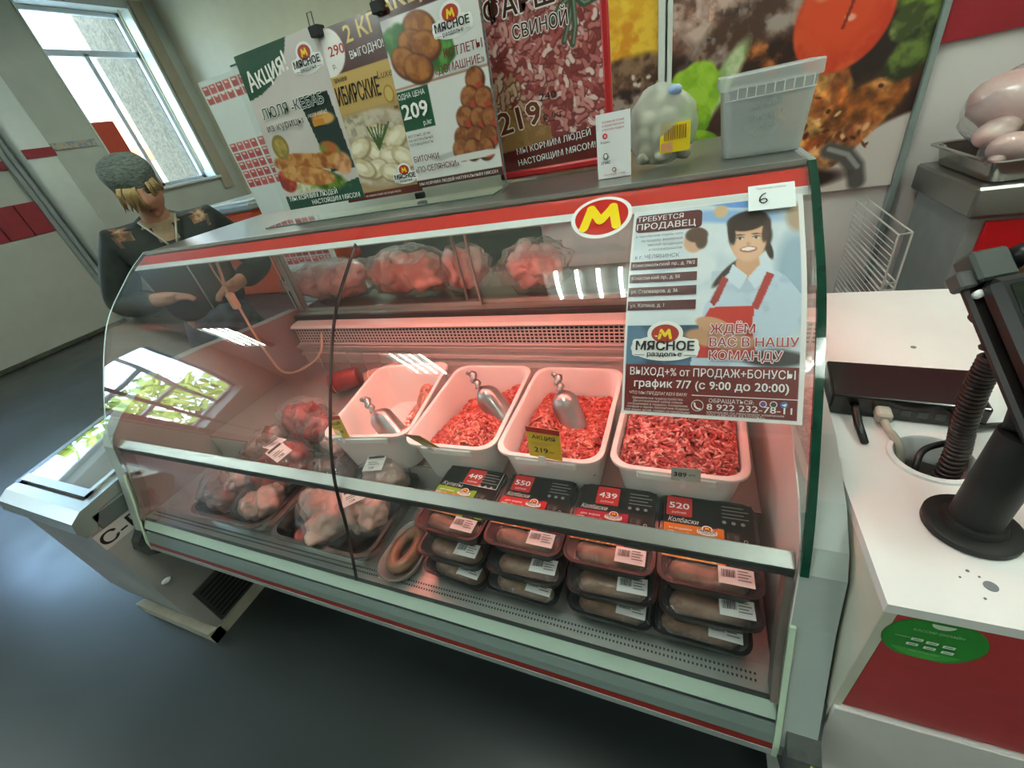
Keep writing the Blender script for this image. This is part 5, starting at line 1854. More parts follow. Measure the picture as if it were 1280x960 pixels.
# arms
cv.ell(.56, .66 * A_, .20, .06, '#c9946e', .15, .2)
cv.ell(.52, .60 * A_, .10, .045, '#d3a07c', .3, .2)
cv.rect(0, 1, .775, 1, '#7a1f18')
cv.ell(.85, .74 * A_, .16, .05, '#3c3634', 0, .4)
cv.rect(0, 1, .775, 1, '#7a1f18')
for a0, a1, b0, b1 in ((0, 1, 0, .006), (0, .012, 0, 1), (.975, 1, 0, 1), (0, 1, .984, 1)):
    cv.rect(a0, a1, b0, b1, '#ece9e6')
pfn = lambda x, y, n: pfn0(x, y, n + .0022)
sheet('printed_sheet', cv, pfn, PW5, PH5, .0008, jp, PRINT)
L = Letters(pfn, .00002, .0008)
L.lift = .0007
H5 = PH5
L.rect(.004, .092, H5 * .873, H5 * .972, '#5e1d18', .006)
L.text('ТРЕБУЕТСЯ', .006, H5 * .932, .0085, '#f3efec', .062, .008)
L.text('ПРОДАВЕЦ', .006, H5 * .885, .0105, '#f3efec', .078, .010)
for k, s in enumerate(('в партнёрские отделы сети', 'на продажу фирменной', 'мясной продукции', 'и полуфабрикатов')):
    L.text(s, .068, H5 * (.842 - k * .026), .0042, '#2b2a3a', (.062, .054, .045, .043)[k], .004, 'R')
L.text('в г. ЧЕЛЯБИНСК', .065, H5 * .722, .0062, '#2d3c62', .058, .004, 'R')
for k, s in enumerate(('Комсомольский пр., д. 78/2', 'Комсом-кий пр., д. 50', 'ул. Сталеваров, д. 36', 'ул. Котина, д. 1')):
    y0 = H5 * (.668 - k * .066)
    L.rect(.002, .088, y0, y0 + H5 * .042, '#561c18')
    L.text(s, .005, y0 + H5 * .012, .0052, '#f0e9e4', (.080, .062, .060, .044)[k], .004)
L.logo(.052, H5 * .305, .086)
for k, (s, wd) in enumerate((('ЖДЁМ', .050), ('ВАС В НАШУ', .096), ('КОМАНДУ', .080))):
    L.text(s, .106, H5 * (.362 - k * .056), .0115, '#b52f34', wd, .012, 'L', '#f4f0ee', 0, 0, .06)
L.text('ВЫХОД+% от ПРОДАЖ+БОНУСЫ', PW5 / 2, H5 * .178, .0105, '#f6f1ec', .190, .010, 'C')
L.text('график 7/7 (с 9:00 до 20:00)', PW5 / 2, H5 * .126, .0105, '#f6f1ec', .178, .018, 'C')
L.text('ЧТО МЫ ПРЕДЛАГАЕМ ВАМ?', .010, H5 * .092, .0042, '#f0e6e0', .072, .006)
L.line([(.088, H5 * .098), (.204, H5 * .098)], .0011, '#f0e6e0')
for k, s in enumerate(('Официальное трудоустройство.', 'Дегустационный набор новым', 'сотрудникам в подарок; поощрения,', 'лотереи и призы; бесплатные подарки', 'для ваших детей, скидки на продукцию.')):
    L.text(s, .046, H5 * (.072 - k * .0135), .0030, '#eadcd6', (.064, .062, .076, .078, .082)[k], .003, 'C')
L.text('ОБРАЩАТЬСЯ:', .108, H5 * .071, .0050, '#f2eae6', .050, .004)
for k, c in enumerate(('#7a4a9a', '#3c4a3c', '#3a7ac0')):
    L.ell(.168 + k * .011, H5 * .075, .0040, .0040, '#f0ece8' if k < 2 else c, 20)
    L.ell(.168 + k * .011, H5 * .075, .0031, .0031, c, 20)
L.poly([(.1872, H5 * .0750), (.1928, H5 * .0820), (.1915, H5 * .0680)], '#f4f4f4')
L.text('8 922 232-78-11', .106, H5 * .040, .0080, '#f6f1ec', .092, .014)
L.text('менеджер по персоналу компании', .106, H5 * .027, .0028, '#eadcd6', .084, .003)
L.text('ООО «МЯСНОЕ РАЗДОЛЬЕ»', .106, H5 * .014, .0034, '#eadcd6', .064, .003)
for k in range(20):
    a0, a1 = 2 * PI * k / 20, 2 * PI * (k + 1) / 20
    L.line([(.095 + .0070 * math.cos(a0), H5 * .055 + .0070 * math.sin(a0)), (.095 + .0070 * math.cos(a1), H5 * .055 + .0070 * math.sin(a1))], .0008, '#f2eae6')
L.line([(.0915, H5 * .055 + .0035), (.092, H5 * .055 - .001), (.0955, H5 * .055 - .0042), (.099, H5 * .055 - .0042)], .0022, '#f2eae6')
L.build('lettering', jp, PRINT)
glass_band('plastic_sleeve', PX0 - .003, PX0 + PW5 + .004, PS1 - PH5 - .004, PS1 + .012, .0074, .0077, M_glass('clear sleeve', (.98, .98, .98), 1.38, .03, .004, (.9, .9, .9), 1), jp, 14)

nfn0 = glass_fn(.0715, .0885)
nfn = lambda x, y, n: nfn0(x, y, n + .0088)
nc = thing('number_card', 'small white card with a handwritten 6 at the top right of the glass', 'card', tuple(nfn0(.025, 0, .0065)))
sheet('card', Canvas(8, 8, '#e9eeec', .8), nfn, .053, .041, .0008, nc, PRINT_GLOSS)
L = Letters(nfn)
L.text('Терминал оплаты', .026, .033, .0036, '#7a8280', .034, .004, 'C')
pts = [(.0205, .026), (.0165, .024), (.0135, .019), (.0128, .0135), (.0155, .010), (.0195, .0102), (.0215, .0135), (.0195, .0165), (.0158, .0160), (.0132, .0135)]
L.line([(p[0], p[1]) for p in pts], .0017, '#161a1a')
L.build('lettering', nc)
# ------------------------------------------------------------------ chest freezer at the left
FX0, FX1, FY0, FY1 = -1.885, -1.458, .215, .86
fz = thing('glass_top_freezer', 'grey chest freezer with a curved glass lid, left of the display case', 'chest freezer', (-1.67, .55, 0))
side = [(.245, .03), (.225, .12), (.215, .20), (.215, .60), (.235, .655), (.86, .74), (.86, .03)]
side = [(min(y, FY1), z) for y, z in side]
MB().add(*extrude_yz(side, FX0, FX1)).build('cabinet', M2('stained grey cabinet', '#8d8a86', '#a09d98', .45, 5, .35, .65), fz)
MB().add(*extrude_yz([(.210, .0), (.250, .0), (.250, .045), (.210, .06)], FX0 + .002, FX1 + .003)).box(FX1 - .02, FX1 + .003, .21, .86, 0.0, .045).build('kick_plate', M('dirty cream kick plate', '#b5ae9c', .5, 0, .15, 14), fz)
MB().add(*extrude_yz([(.205, .600), (.197, .625), (.205, .655), (.235, .672), (.262, .674), (.262, .640), (.230, .600)], FX0 - .002, FX1 + .004)).build('front_rail', ALU, fz)
MB().add(*extrude_yz([(.262, .645), (.262, .6745), (.86, .753), (.86, .71)], FX1 - .03, FX1 + .004)).build('side_rail', ALU, fz)
MB().add(*extrude_yz([(.262, .645), (.262, .6765), (.86, .759), (.86, .71)], FX0 - .004, FX0 + .022)).build('far_rail', M('black frame bar', '#1e2021', .3), fz)
MB().box(FX0, FX1, .84, .865, .70, .760, .003).build('rear_rail', PLASTIC_DARK, fz)
MB().box(FX1 + .0, FX1 + .004, .240, .55, .592, .642, .002).build('dark_side_plate', M('dark grey side plate', '#4f5554', .45, 0, .1, 14), fz)
for y0, y1, dz in ((.27, .60, .0), (.56, .838, .006)):
    z = lambda y: .672 + (y - .262) * .131 + dz
    lid = MB()
    lid.add(*extrude_yz([(y0, z(y0)), (y0, z(y0) + .005), (y1, z(y1) + .005), (y1, z(y1))], FX0 + .024, FX1 - .032))
    l_ = lid.build('glass_lid', GLASS, fz)
    MB().add(*extrude_yz([(y0, z(y0) - .002), (y0, z(y0) + .010), (y0 + .022, z(y0) + .013), (y0 + .022, z(y0) - .002)], FX0 + .024, FX1 - .032)).add(*extrude_yz([(y0, z(y0) - .002), (y0, z(y0) + .009), (y1, z(y1) + .009), (y1, z(y1) - .002)], FX1 - .048, FX1 - .032)).build('lid_frame', ALU, l_)
mb = MB().box(FX0 + .03, FX1 - .04, .28, .84, .42, .43)
mb.build('inner_floor', M('white freezer liner', '#c9d2d2', .4), fz)
vg = MB().box(FX1 + .0005, FX1 + .006, .262, .52, .055, .225, .003).build('vent_grille', M('dark vent plastic', '#3c3b38', .5, 0, .2, 30), fz)
mb = MB()
for k in range(8):
    z = .068 + k * .0185
    mb.box(FX1 + .0055, FX1 + .0075, .275, .508, z, z + .0095, .001)
mb.build('slots', M('black slot', '#0f0f0e', .8), vg)
MB().box(FX1 + .0003, FX1 + .0012, .212, .42, .535, .590).build('letter_strip', M('pale sticker strip', '#b9b4ae', .5), fz)
L = Letters(plane_fn((FX1 + .0014, .217, .545), (0, 1, 0), (0, 0, 1)), .0002, .0004)
L.text('С-РОК', 0, 0, .036, '#161616', .20, .02)
L.build('lettering', fz)
MB().add(*lump((FX1 + .002, .245, .33), (.004, .012, .010), 3, .3, 60, (0, 0, 0), 2)).build('frost_patch', PAPER, fz, True)
for k, (x, y, lab) in enumerate(((-1.67, .42, 'white wrapped packet at the front of the glass lid freezer'), (-1.68, .68, 'white wrapped packet at the back of the glass lid freezer'))):
    tag(MB().add(*lump((x, y, .478), (.13, .09, .045), 50 + k, .15, 14)).build('frozen_packet', M('frosted packet', '#c9d4c8', .4), None, True), lab, 'packet')

# ------------------------------------------------------------------ cash desk on the right
CX0, CY0, CY1, CZ = .198, .306, 1.06, .85
cd = thing('cash_desk', 'white and red laminate cash desk beside the right end of the case', 'cash desk', (.6, .68, 0))
HOLE = (.305, .528, .040)


def slab_with_hole(x0, x1, y0, y1, z0, z1, hole, n=40):
    hx, hy, hr = hole
    outer, inner = [], []
    for i in range(n):
        a = 2 * PI * (i + .5) / n
        c, s = math.cos(a), math.sin(a)
        kx = ((x1 - hx) / c if c > 0 else (x0 - hx) / c) if abs(c) > 1e-9 else 1e9
        ky = ((y1 - hy) / s if s > 0 else (y0 - hy) / s) if abs(s) > 1e-9 else 1e9
        k = min(kx, ky)
        outer.append((hx + c * k, hy + s * k))
        inner.append((hx + c * hr, hy + s * hr))
    for cx_, cy_ in ((x0, y0), (x1, y0), (x1, y1), (x0, y1)):
        i = min(range(n), key=lambda q: (outer[q][0] - cx_) ** 2 + (outer[q][1] - cy_) ** 2)
        outer[i] = (cx_, cy_)
    rings = [[(x, y, z0) for x, y in inner], [(x, y, z1) for x, y in inner], [(x, y, z1) for x, y in outer], [(x, y, z0) for x, y in outer], [(x, y, z0) for x, y in inner]]
    return loftgeo(rings, False, False)


MB().add(*slab_with_hole(CX0, 1.25, CY0, CY1, CZ - .014, CZ, HOLE)).build('desk_top', WHITE_LAM, cd)
MB().box(CX0, CX0 + .012, CY0 + .0005, CY1, .10, CZ - .014, .001).build('side_panel', M('cream edged board', '#c9c6b4', .5, 0, .08, 12), cd)
MB().box(CX0 + .012, 1.25, CY0 + .001, CY0 + .014, .609, CZ - .0145).build('red_panel', RED_LAM, cd)
MB().box(CX0 + .004, 1.25, CY0 - .004, CY0 + .016, .12, .603, .001).build('lower_front', M('white drawer front', '#d9d3d0', .4, 0, .03, 8), cd)
MB().box(CX0 + .03, 1.25, CY0 + .06, CY0 + .08, 0, .6).build('plinth', M('deep red plinth board', '#8d1218', .5), cd)
MB().box(CX0 + .022, 1.25, CY1 - .02, CY1, .0, CZ - .03).build('back_panel', WHITE_LAM, cd)
MB().box(CX0 + .0, CX0 + .16, CY0 - .0028, CY0 - .0005, .604, .612).build('edge_strip', ALU, cd) if False else None
MB().loft([[(HOLE[0] + r * math.cos(2 * PI * i / 36), HOLE[1] + r * math.sin(2 * PI * i / 36), z) for i in range(36)] for r, z in ((.0385, CZ - .04), (.0385, CZ + .001), (.0405, CZ + .004), (.046, CZ + .003), (.047, CZ + .0005), (.0395, CZ + .0004))], False, False).build('cable_grommet', M('white grommet', '#d9dcda', .3), cd, True, .7)
mb = MB()
for (x, y, r) in ((.289, .347, .0055), (.277, .361, .0015), (.268, .352, .001), (.284, .356, .001), (.279, .332, .0012), (.374, .816, .004)):
    MB().lathe([(r, 0), (r, .0006)], 16, (x, y, CZ)).build('hole_plug' if r > .003 else 'screw_mark', M('grey hole plug', '#6f7178', .5), cd)
MB().lathe([(.0045, -.001), (.0045, .001)], 12, (CX0 - .0006, .40, .78), (1, 0, 0)).build('side_screw', PLASTIC_DARK, cd)

gf = plane_fn((.246, CY0 + .0006, .800), (1, 0, 0), (0, 0, 1))
gs_ = thing('round_sticker', 'round green sticker with white print on the red desk panel', 'sticker', (.246, CY0, .765))
L = Letters(gf, .00012, .0004)
pts = [(.040 * math.cos(2 * PI * i / 60), max(-.036, .040 * math.sin(2 * PI * i / 60))) for i in range(60)]
L.poly([(x, min(y, .0340)) for x, y in pts], '#2f8a34')
L.poly([(x * .98, y) for x, y in [(.036 * math.cos(a), .036 * math.sin(a)) for a in np.linspace(PI * 1.20, PI * 1.80, 20)]], '#46a844')
L.poly([(.009 * math.cos(a), .0320 + .008 * math.sin(a)) for a in np.linspace(PI, 2 * PI, 16)], '#c9d6c4')
L.text('КАССИР ОНЛАЙН', 0, .0145, .0042, '#a9cfa6', .038, .008, 'C')
for k, (x, y) in enumerate(((-.012, -.001), (0, -.002), (.013, -.003), (-.014, -.010), (.0, -.011), (.014, -.012))):
    L.rect(x - .0048, x + .0048, y - .0025, y + .0025, '#dfe8dc', .001)
    L.rect(x - .003, x + .003, y - .0006, y + .0006, '#2f8a34')
L.text('без очереди', -.002, -.022, .0028, '#a9cfa6', .024, .004, 'C')
L.text('скидки', -.025, .002, .0026, '#cfe0cb', .012, .004, 'C')
v, f = lathegeo([(.0405, 0), (.0405, .0003)], 60)
v = [(p[0] + .246, CY0 + .0008 - p[2], min(.8345, max(.764, p[1] + .800))) for p in v]
MB().add(v, f).build('sticker_base', M('green vinyl', '#2f8a34', .3, 0, .03), gs_)
L.build('sticker_print', gs_)

# black box (router / till unit) on the desk
BOXR = Matrix.Rotation(math.radians(-7), 3, 'Z')


def bxp(x, y, z):
    return BOXR @ Vector((x, y, 0)) + Vector((.209, .612, CZ + z))


bb = thing('network_box', 'flat black box with a stubby antenna lying on the cash desk', 'network box', tuple(bxp(.085, .05, 0)))
v, f = boxgeo(0, .170, 0, .098, .001, .036, .003, 2)
MB().add([bxp(*p) for p in v], f).build('housing', M('satin black plastic', '#0f0d0e', .22, 0, .2, 30, coat=.3), bb)
MB().tube([bxp(.030, -.002, .020), bxp(.030, -.008, .018), bxp(.032, -.030, .010), bxp(.036, -.066, .0065)], [.005, .0055, .0055, .0045], 12).build('antenna', BLACK, bb, True)
mb = MB()
for k, x in enumerate((.082, .100, .118)):
    v, f = boxgeo(x, x + .011, -.0008, .002, .010, .020)
    mb.add([bxp(*p) for p in v], f)
mb.build('port', M('grey port', '#4a4a4a', .4), bb)
v, f = boxgeo(.052, .070, -.022, .004, .008, .024, .003)
pl = thing('network_plug', 'beige network plug and lead plugged into the black box', 'plug', tuple(bxp(.06, -.01, .008)))
MB().add([bxp(*p) for p in v], f).build('plug_body', M('beige plug', '#b8b2a4', .45), pl)
MB().tube(catmull([bxp(.061, -.018, .014), bxp(.064, -.036, .010), (.272, .560, CZ + .008), (.279, .545, CZ - .006), (.286, .536, CZ - .06)], 5), .0048, 8).build('lead', M('beige lead', '#aca698', .5), pl, True)
tag(MB().tube(catmull([(.292, .515, CZ - .06), (.289, .522, CZ - .012), (.300, .540, CZ + .004), (.33, .552, CZ + .012), (.352, .575, CZ + .010), (.40, .60, CZ + .006), (.55, .62, CZ + .005)], 6), .004, 8).build('black_cord', BLACK, None, True), 'black cord coming out of the desk grommet beside the coiled cord', 'cord')

# pole with the payment terminal plate
pb = Vector((.299, .418, CZ))
ps = thing('terminal_stand', 'black pole stand with a round base carrying a payment terminal', 'terminal stand', tuple(pb))
MB().lathe([(.038, 0), (.0405, .002), (.0405, .009), (.037, .011), (.027, .012), (.025, .018), (.0225, .019)], 40, pb).build('base_disc', BLACK_MATT, ps, True, .5)
pole_top = pb + Vector((.006, .008, .13))
MB().tube([pb + Vector((0, 0, .012)), pole_top], .0215, 24).build('pole', BLACK_MATT, ps, True, .8)
# tilted terminal with its plate
_ty = Vector((-.028, .08, .08)).normalized()
_tx = Vector((.95, .22, .06))
_tx = (_tx - _ty * _tx.dot(_ty)).normalized()
TR_ = Matrix((_tx, _ty, _tx.cross(_ty))).transposed()


def tp(x, y, z):
    return TR_ @ Vector((x, y, z)) + Vector((.275, .46, 1.035)) + _tx * .035


def tbox(x0, x1, y0, y1, z0, z1, b=.003):
    v_, f_ = boxgeo(x0, x1, y0, y1, z0, z1, b, 1)
    return [tp(*p) for p in v_], f_


MB().tube([pole_top, tp(.02, 0, -.012), tp(.02, .012, -.004)], [.019, .016, .016], 16).build('neck', BLACK_MATT, ps, True)
MB().add(*tbox(-.035, .090, -.095, .085, -.006, .004)).build('back_plate', M('dark brown black plate', '#1d1614', .4, 0, .2), ps)
tm = thing('payment_terminal', 'black payment terminal clamped to the tilted plate at the right edge', 'payment terminal', tuple(tp(.03, 0, .005)))
MB().add(*tbox(-.028, .085, -.090, .080, .0045, .026, .006)).build('housing', BLACK, tm)
MB().add(*tbox(-.018, .075, -.01, .070, .0255, .027, .001)).build('screen', M('dark screen', '#20261f', .1), tm)
mb = MB()
for i in range(4):
    for j in range(3):
        mb.add(*tbox(-.012 + j * .03, .010 + j * .03, -.028 - i * .016, -.017 - i * .016, .0258, .029, .002))
mb.build('keypad', M('grey keys', '#3b4139', .5), tm)
cl = thing('plate_clamp', 'dark grey clamp block on the upper corner of the terminal plate', 'clamp', tuple(tp(-.03, .09, 0)))
MB().add(*tbox(-.030, .002, .080, .112, -.008, .018, .003)).build('block', M('grey green clamp', '#3f4540', .4), cl)
MB().add(*tbox(-.042, -.028, .078, .096, -.006, .012, .002)).build('jaw', M('grey jaw', '#4c4d4a', .4), cl)
MB().tube([tp(.01, .10, .0), tp(.025, .105, .004), tp(.05, .10, .004), tp(.075, .085, .0)], .011, 10).build('arm', BLACK, cl, True)
MB().tube([tp(-.030, .070, .006), tp(-.030, .070, .012)], .004, 12).build('screw', PAPER, cl, True)

# coiled cord
pts = []
path = catmull([(.322, .520, CZ - .05), (.326, .530, CZ + .01), (.327, .545, CZ + .05), (.326, .552, CZ + .10), (.322, .545, CZ + .15), (.306, .530, CZ + .19), (.292, .520, CZ + .205), tp(-.02, .055, -.012)], 30)
n_ = len(path)
for i, p in enumerate(path):
    s = i / (n_ - 1)
    r = .0105 if s < .55 else .0105 + .004 * min(1, (s - .55) * 6)
    if s > .88:
        r *= max(0, (1 - s) / .12)
    turns = 20 * min(s, .55) / .55 + (6 * (s - .55) / .45 if s > .55 else 0)
    a = 2 * PI * turns
    pts.append(Vector(p) + Vector((r * math.cos(a), r * math.sin(a) * .8, 0)))
pts2 = [pts[i] for i in range(0, n_)]
co = thing('coiled_cord', 'dark brown coiled cord rising from the desk grommet to the terminal', 'cord', (.325, .54, CZ))


def resample(P, step):
    o_ = [P[0]]
    acc = 0
    for a_, b_ in zip(P[:-1], P[1:]):
        k = max(1, int((b_ - a_).length / step))
        for q in range(1, k + 1):
            o_.append(a_ + (b_ - a_) * q / k)
    return o_


# spiral drawn finely along the path
fine = []
P = [Vector(p) for p in path]
M_N = 900
for i in range(M_N):
    s = i / (M_N - 1)
    q = s * (len(P) - 1)
    k = min(int(q), len(P) - 2)
    c = P[k].lerp(P[k + 1], q - k)
    r = .0105 + (.005 * min(1, max(0, s - .55) * 8))
    if s > .9:
        r *= (1 - s) / .1
    turns = 34 * min(s, .55) / .55 + (5 * (s - .55) / .45 if s > .55 else 0)
    a = 2 * PI * turns
    fine.append(c + Vector((r * math.cos(a), r * .85 * math.sin(a), .002 * math.sin(a))))
MB().tube(fine, .0029, 6).build('coil', M('dark brown cord', '#2a1d1a', .4, 0, .15, 30), co, True)
tag(MB().tube(catmull([(.330, .40, CZ + .13), (.318, .392, CZ + .145), (.309, .395, CZ + .135), (.309, .402, CZ + .120), (.318, .405, CZ + .110)], 6), .0042, 8).build('cable_hook', M('cream hook', '#cfc0a8', .4), None, True), 'small cream cable hook on the black terminal pole', 'hook') if False else None

# ------------------------------------------------------------------ shop assistant behind the freezer
EX, FW = Vector((.50, .866, 0)), Vector((.866, -.50, 0))
PB = Vector((-1.86, 1.07, 0))


def pp_(a, b, z):
    """a = towards the viewer's right, b = forward, z = up"""
    return PB + EX * a + FW * b + Vector((0, 0, z))


pers = thing('person', 'person in a grey knitted cap and dark green jacket looking down behind the case', 'person', tuple(PB))


def skin_mesh(nodes, edges, sub=3):
    """nodes: name -> (a, b, z, rx, ry)"""
    names = list(nodes)
    me = bpy.data.meshes.new('body_source')
    me.from_pydata([pp_(*nodes[k][:3]) for k in names], [(names.index(i), names.index(j)) for i, j in edges], [])
    ob = bpy.data.objects.new('body_source', me)
    COL.objects.link(ob)
    ob.modifiers.new('skin', 'SKIN').use_smooth_shade = True
    for i, k in enumerate(names):
        s = me.skin_vertices[0].data[i]
        s.radius = nodes[k][3:5]
        s.use_root = (i == 0)
    md = ob.modifiers.new('sub', 'SUBSURF')
    md.levels = sub
    md.render_levels = sub
    dg = bpy.context.evaluated_depsgraph_get()
    m2 = bpy.data.meshes.new_from_object(ob.evaluated_get(dg))
    v_ = [tuple(q.co) for q in m2.vertices]
    f_ = [tuple(q.vertices) for q in m2.polygons]
    bpy.data.objects.remove(ob)
    return v_, f_


nodes = {'pelvis': (0, 0, .78, .10, .075), 'waist': (0, .01, .93, .095, .08), 'chest': (0, .0, 1.10, .11, .09), 'collar': (0, -.005, 1.225, .06, .055), 'neck': (0, .02, 1.255, .046, .048), 'skull': (0, .045, 1.33, .05, .055)}
edges = [('pelvis', 'waist'), ('waist', 'chest'), ('chest', 'collar'), ('collar', 'neck'), ('neck', 'skull')]
for s, nm in ((-1, 'r'), (1, 'l')):
    hand_b, hand_a, hz = (.20, s * .10, 1.00) if s < 0 else (.205, s * .09, .97)
    nodes['sh' + nm] = (s * .150, -.01, 1.180, .042, .045)
    nodes['el' + nm] = (s * .245, .0, .985, .040, .040)
    nodes['wr' + nm] = (hand_a + s * .03, hand_b - .05, hz, .026, .022)
    nodes['pa' + nm] = (hand_a - s * .01, hand_b - .015, hz - .004, .032, .014)
    edges += [('chest', 'sh' + nm), ('sh' + nm, 'el' + nm), ('el' + nm, 'wr' + nm), ('wr' + nm, 'pa' + nm)]
    for k in range(4):
        b0, da = hand_b + (.012, .016, .014, .006)[k], -s * (.010 + .0) + s * (.024 - .016 * k)
        ln = (.030, .036, .034, .026)[k]
        nodes['f%s%da' % (nm, k)] = (hand_a - s * .028 + da * .2, hand_b + .010 - .013 * k + .016, hz - .004, .009, .009)
        nodes['f%s%db' % (nm, k)] = (hand_a - s * (.028 + ln * .7), hand_b + .014 - .014 * k + .016, hz - .010, .0085, .0085)
        nodes['f%s%dc' % (nm, k)] = (hand_a - s * (.028 + ln * 1.1), hand_b + .010 - .014 * k + .014, hz - .030, .0075, .0075)
        edges += [('pa' + nm, 'f%s%da' % (nm, k)), ('f%s%da' % (nm, k), 'f%s%db' % (nm, k)), ('f%s%db' % (nm, k), 'f%s%dc' % (nm, k))]
    nodes['t%sa' % nm] = (hand_a + s * .004, hand_b + .012, hz + .014, .010, .010)
    nodes['t%sb' % nm] = (hand_a - s * .018, hand_b + .034, hz + .014, .0085, .0085)
    edges += [('pa' + nm, 't%sa' % nm), ('t%sa' % nm, 't%sb' % nm)]
    nodes['hi' + nm] = (s * .085, 0, .71, .062, .066)
    nodes['kn' + nm] = (s * .09, .02, .40, .058, .060)
    nodes['an' + nm] = (s * .09, -.01, .085, .036, .040)
    nodes['to' + nm] = (s * .095, .11, .040, .036, .026)
    edges += [('pelvis', 'hi' + nm), ('hi' + nm, 'kn' + nm), ('kn' + nm, 'an' + nm), ('an' + nm, 'to' + nm)]
bv, bf_ = skin_mesh(nodes, edges, 2)

# head with a face, tilted down
HC = pp_(0, .062, 1.350)
HR = Matrix((EX, FW, Vector((0, 0, 1)))).transposed() @ Matrix.Rotation(math.radians(-22), 3, 'X') @ Matrix.Rotation(math.radians(-6), 3, 'Y')
HS = .88
hv, hc = [], []
NU, NV = 48, 40
SKIN = np.array(lin('#b98a70'))


def g2(x, z, cx, cz, sx, sz):
    return math.exp(-((x - cx) / sx) ** 2 - ((z - cz) / sz) ** 2)


for j in range(NV + 1):
    th = PI * j / NV
    for i in range(NU):
        ph = 2 * PI * i / NU
        d = Vector((math.sin(th) * math.cos(ph), math.sin(th) * math.sin(ph), math.cos(th)))
        x, y, z = d.x * .073, d.y * .090, d.z * .112
        if z < 0:
            x *= 1 - .28 * (-z / .112) ** 1.5
        col = SKIN.copy()
        if d.y > 0.05:
            fy = 0
            fy += .020 * g2(x, z, 0, -.018, .012, .022) + .012 * g2(x, z, 0, .004, .009, .03)
            for sx_ in (-1, 1):
                fy -= .009 * g2(x, z, sx_ * .030, .012, .016, .010)
                fy += .007 * g2(x, z, sx_ * .032, -.022, .018, .016)
                fy += .004 * g2(x, z, sx_ * .028, .028, .02, .008)
                e = g2(x, z, sx_ * .030, .011, .012, .005)
                if e > .45:
                    col = np.array(lin('#d8cfc8')) if e < .88 else np.array(lin('#35302c'))
                if g2(x, z, sx_ * .031, .027, .016, .004) > .5:
                    col = np.array(lin('#6a503c'))
                col = col * (1 - .25 * g2(x, z, sx_ * .036, -.02, .018, .016)) + np.array(lin('#b5705c')) * .25 * g2(x, z, sx_ * .036, -.02, .018, .016)
            fy += .007 * g2(x, z, 0, -.056, .024, .008) - .005 * g2(x, z, 0, -.070, .02, .006) + .010 * g2(x, z, 0, -.090, .022, .016)
            fy -= .004 * g2(x, z, 0, -.0555, .022, .002)
            if g2(x, z, 0, -.056, .022, .007) > .5:
                col = np.array(lin('#9c5a50'))
            y += fy
        hv.append(tuple(HC + HR @ (Vector((x, y, z)) * HS)))
        hc.append(tuple(col))
hf = [(j * NU + i, (j + 1) * NU + i, (j + 1) * NU + (i + 1) % NU, j * NU + (i + 1) % NU) for j in range(NV) for i in range(NU)]
mb = MB()
mb.add(bv, bf_, tuple(SKIN))
b0 = len(mb.v)
mb.add(hv, hf)
mb.c[b0:] = hc
for s in (-1, 1):
    ev, ef = lump((0, 0, 0), (.010, .018, .030), 4, .1, 40, (0, 0, 0), 2)
    mb.add([HC + HR @ ((Vector((s * .074, -.008, -.004)) + p) * HS) for p in ev], ef, tuple(SKIN * .95))
mb.build('body', M_print('skin', .5), pers, True, None, True)

# jacket
jn = {'hip': (0, 0, .84, .168, .132), 'waist': (0, .012, .97, .150, .125), 'chest': (0, .0, 1.10, .150, .120), 'top': (0, -.005, 1.232, .088, .076), 'collar': (0, .012, 1.268, .066, .062)}
je = [('hip', 'waist'), ('waist', 'chest'), ('chest', 'top'), ('top', 'collar')]
for s, nm in ((-1, 'r'), (1, 'l')):
    w3 = nodes['wr' + nm]
    jn['sh' + nm] = (s * .158, -.01, 1.192, .068, .074)
    jn['el' + nm] = (s * .262, -.005, .985, .064, .064)
    jn['wr' + nm] = (w3[0] + s * .012, w3[1] - .012, w3[2], .044, .042)
    je += [('chest', 'sh' + nm), ('sh' + nm, 'el' + nm), ('el' + nm, 'wr' + nm)]
jv, jf = skin_mesh(jn, je)
JG = M2('dark green padded jacket', '#0d1511', '#18241d', .7, 18, .4, .6, 0, .3)
PLAID = M2('orange brown plaid', '#4a3a26', '#8a5a38', .7, 34, .45, .55, 0, .2, '#a89a80')
KNIT = M('beige sweater', '#9a8468', .8, 0, .15, 60, bump=.3)
fm = []
for q in jf:
    c = sum((Vector(jv[i]) for i in q), Vector()) / len(q) - PB
    a, b, z = c.dot(EX), c.dot(FW), c.z
    vneck = b > .02 and z > 1.14 and abs(a) < (z - 1.14) * .55
    patch = b > .0 and .105 < abs(a) < .150 and 1.195 < z < 1.275
    fm.append(2 if vneck else 1 if patch else 0)
mesh('jacket', jv, jf, None, pers, True, None, [JG, PLAID, KNIT], fm)
mb = MB().tube([pp_(-.058, .086, 1.252), pp_(-.030, .112, 1.195), pp_(-.003, .128, 1.14)], .004, 6).tube([pp_(.058, .086, 1.252), pp_(.030, .112, 1.195), pp_(.003, .128, 1.14)], .004, 6)
mb.tube([pp_(0, .130, 1.14), pp_(0, .142, 1.02), pp_(0, .137, .90)], .003, 6)
mb.build('zip', M('pale zip', '#a8a698', .4, .5), pers, True)

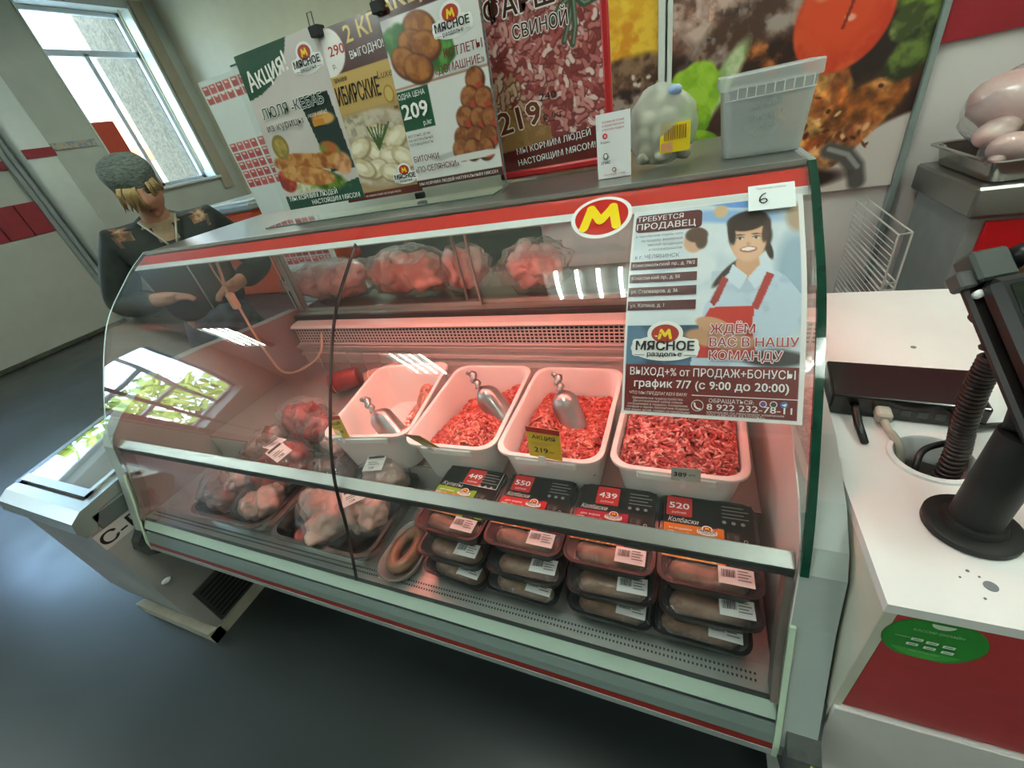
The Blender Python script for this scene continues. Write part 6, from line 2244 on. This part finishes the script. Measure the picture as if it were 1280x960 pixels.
# trousers
tn = {'top': (0, 0, .97, .120, .095), 'belt': (0, 0, .88, .142, .112), 'pelvis': (0, 0, .76, .146, .115)}
te = [('top', 'belt'), ('belt', 'pelvis')]
for s, nm in ((-1, 'r'), (1, 'l')):
    tn['hi' + nm] = (s * .088, 0, .69, .098, .102)
    tn['kn' + nm] = (s * .09, .02, .40, .072, .074)
    tn['an' + nm] = (s * .09, -.005, .095, .058, .060)
    te += [('pelvis', 'hi' + nm), ('hi' + nm, 'kn' + nm), ('kn' + nm, 'an' + nm)]
tv, tf = skin_mesh(tn, te, 2)
mesh('trousers', tv, tf, M2('blue grey jeans', '#33454e', '#48606a', .8, 30, .4, .6, 0, .2), pers, True)
for s in (-1, 1):
    v, f = lump((0, 0, 0), (.048, .125, .045), 9, .05, 20, (0, 0, 0), 3, .035)
    MB().add([pp_(s * .093 + p.x, .05 + p.y, .036 + p.z) for p in v], f).build('shoe', BLACK, pers, True)

# cap and hair
CAP = M2('grey green knitted wool', '#4c544e', '#6f7a72', .9, 70, .35, .65, 0, .6, None, 0, (1, 1, 3))
cap = []
for (r, z) in ((.076, .022), (.081, .024), (.084, .040), (.089, .062), (.091, .085), (.087, .108), (.073, .128), (.048, .140), (.02, .145), (.001, .146)):
    ring = []
    for i in range(32):
        a = 2 * PI * i / 32
        k = 1 + .025 * math.sin(8 * a) * (z > .05)
        ring.append(HC + HR @ (Vector((r * .96 * k * math.cos(a), -.004 + r * 1.08 * k * math.sin(a) - (z - .03) * .02, (z - .022 * math.sin(a) * (z < .05) - .012) * .92)) * HS))
    cap.append(ring)
MB().loft(cap, True, True).build('knitted_cap', CAP, pers, True)
BLOND = M2('blond hair', '#8a7148', '#c2a870', .5, 60, .35, .65, 0, .2, None, 0, (20, 20, 2))
mb = MB()
rng = random.Random(9)
for k in range(46):
    a = rng.uniform(-.068, -.005) if k < 34 else rng.uniform(.03, .070)
    yb = .094 - (abs(a) / .075) ** 2 * .035
    ln = rng.uniform(.05, .085) if k < 34 else rng.uniform(.03, .05)
    pts = [(a * .95, yb - .006, .045), (a * 1.05 - .004, yb + .008, .030), (a * 1.12 - .008, yb + .004, .030 - ln * .6), (a * 1.15 - .010 + rng.uniform(-.006, .006), yb - .012, .030 - ln)]
    mb.tube([HC + HR @ (Vector(p) * HS) for p in catmull(pts, 3)], [.0028] * 7 + [.002, .0016, .001], 5)
for k in range(40):
    a = math.radians(rng.uniform(185, 355))
    mb.tube([HC + HR @ (Vector((.074 * math.cos(a), .092 * math.sin(a), z)) * HS) for z in (.03, .0, -.035)], [.006, .007, .003], 5)
mb.build('hair', BLOND, pers, True)
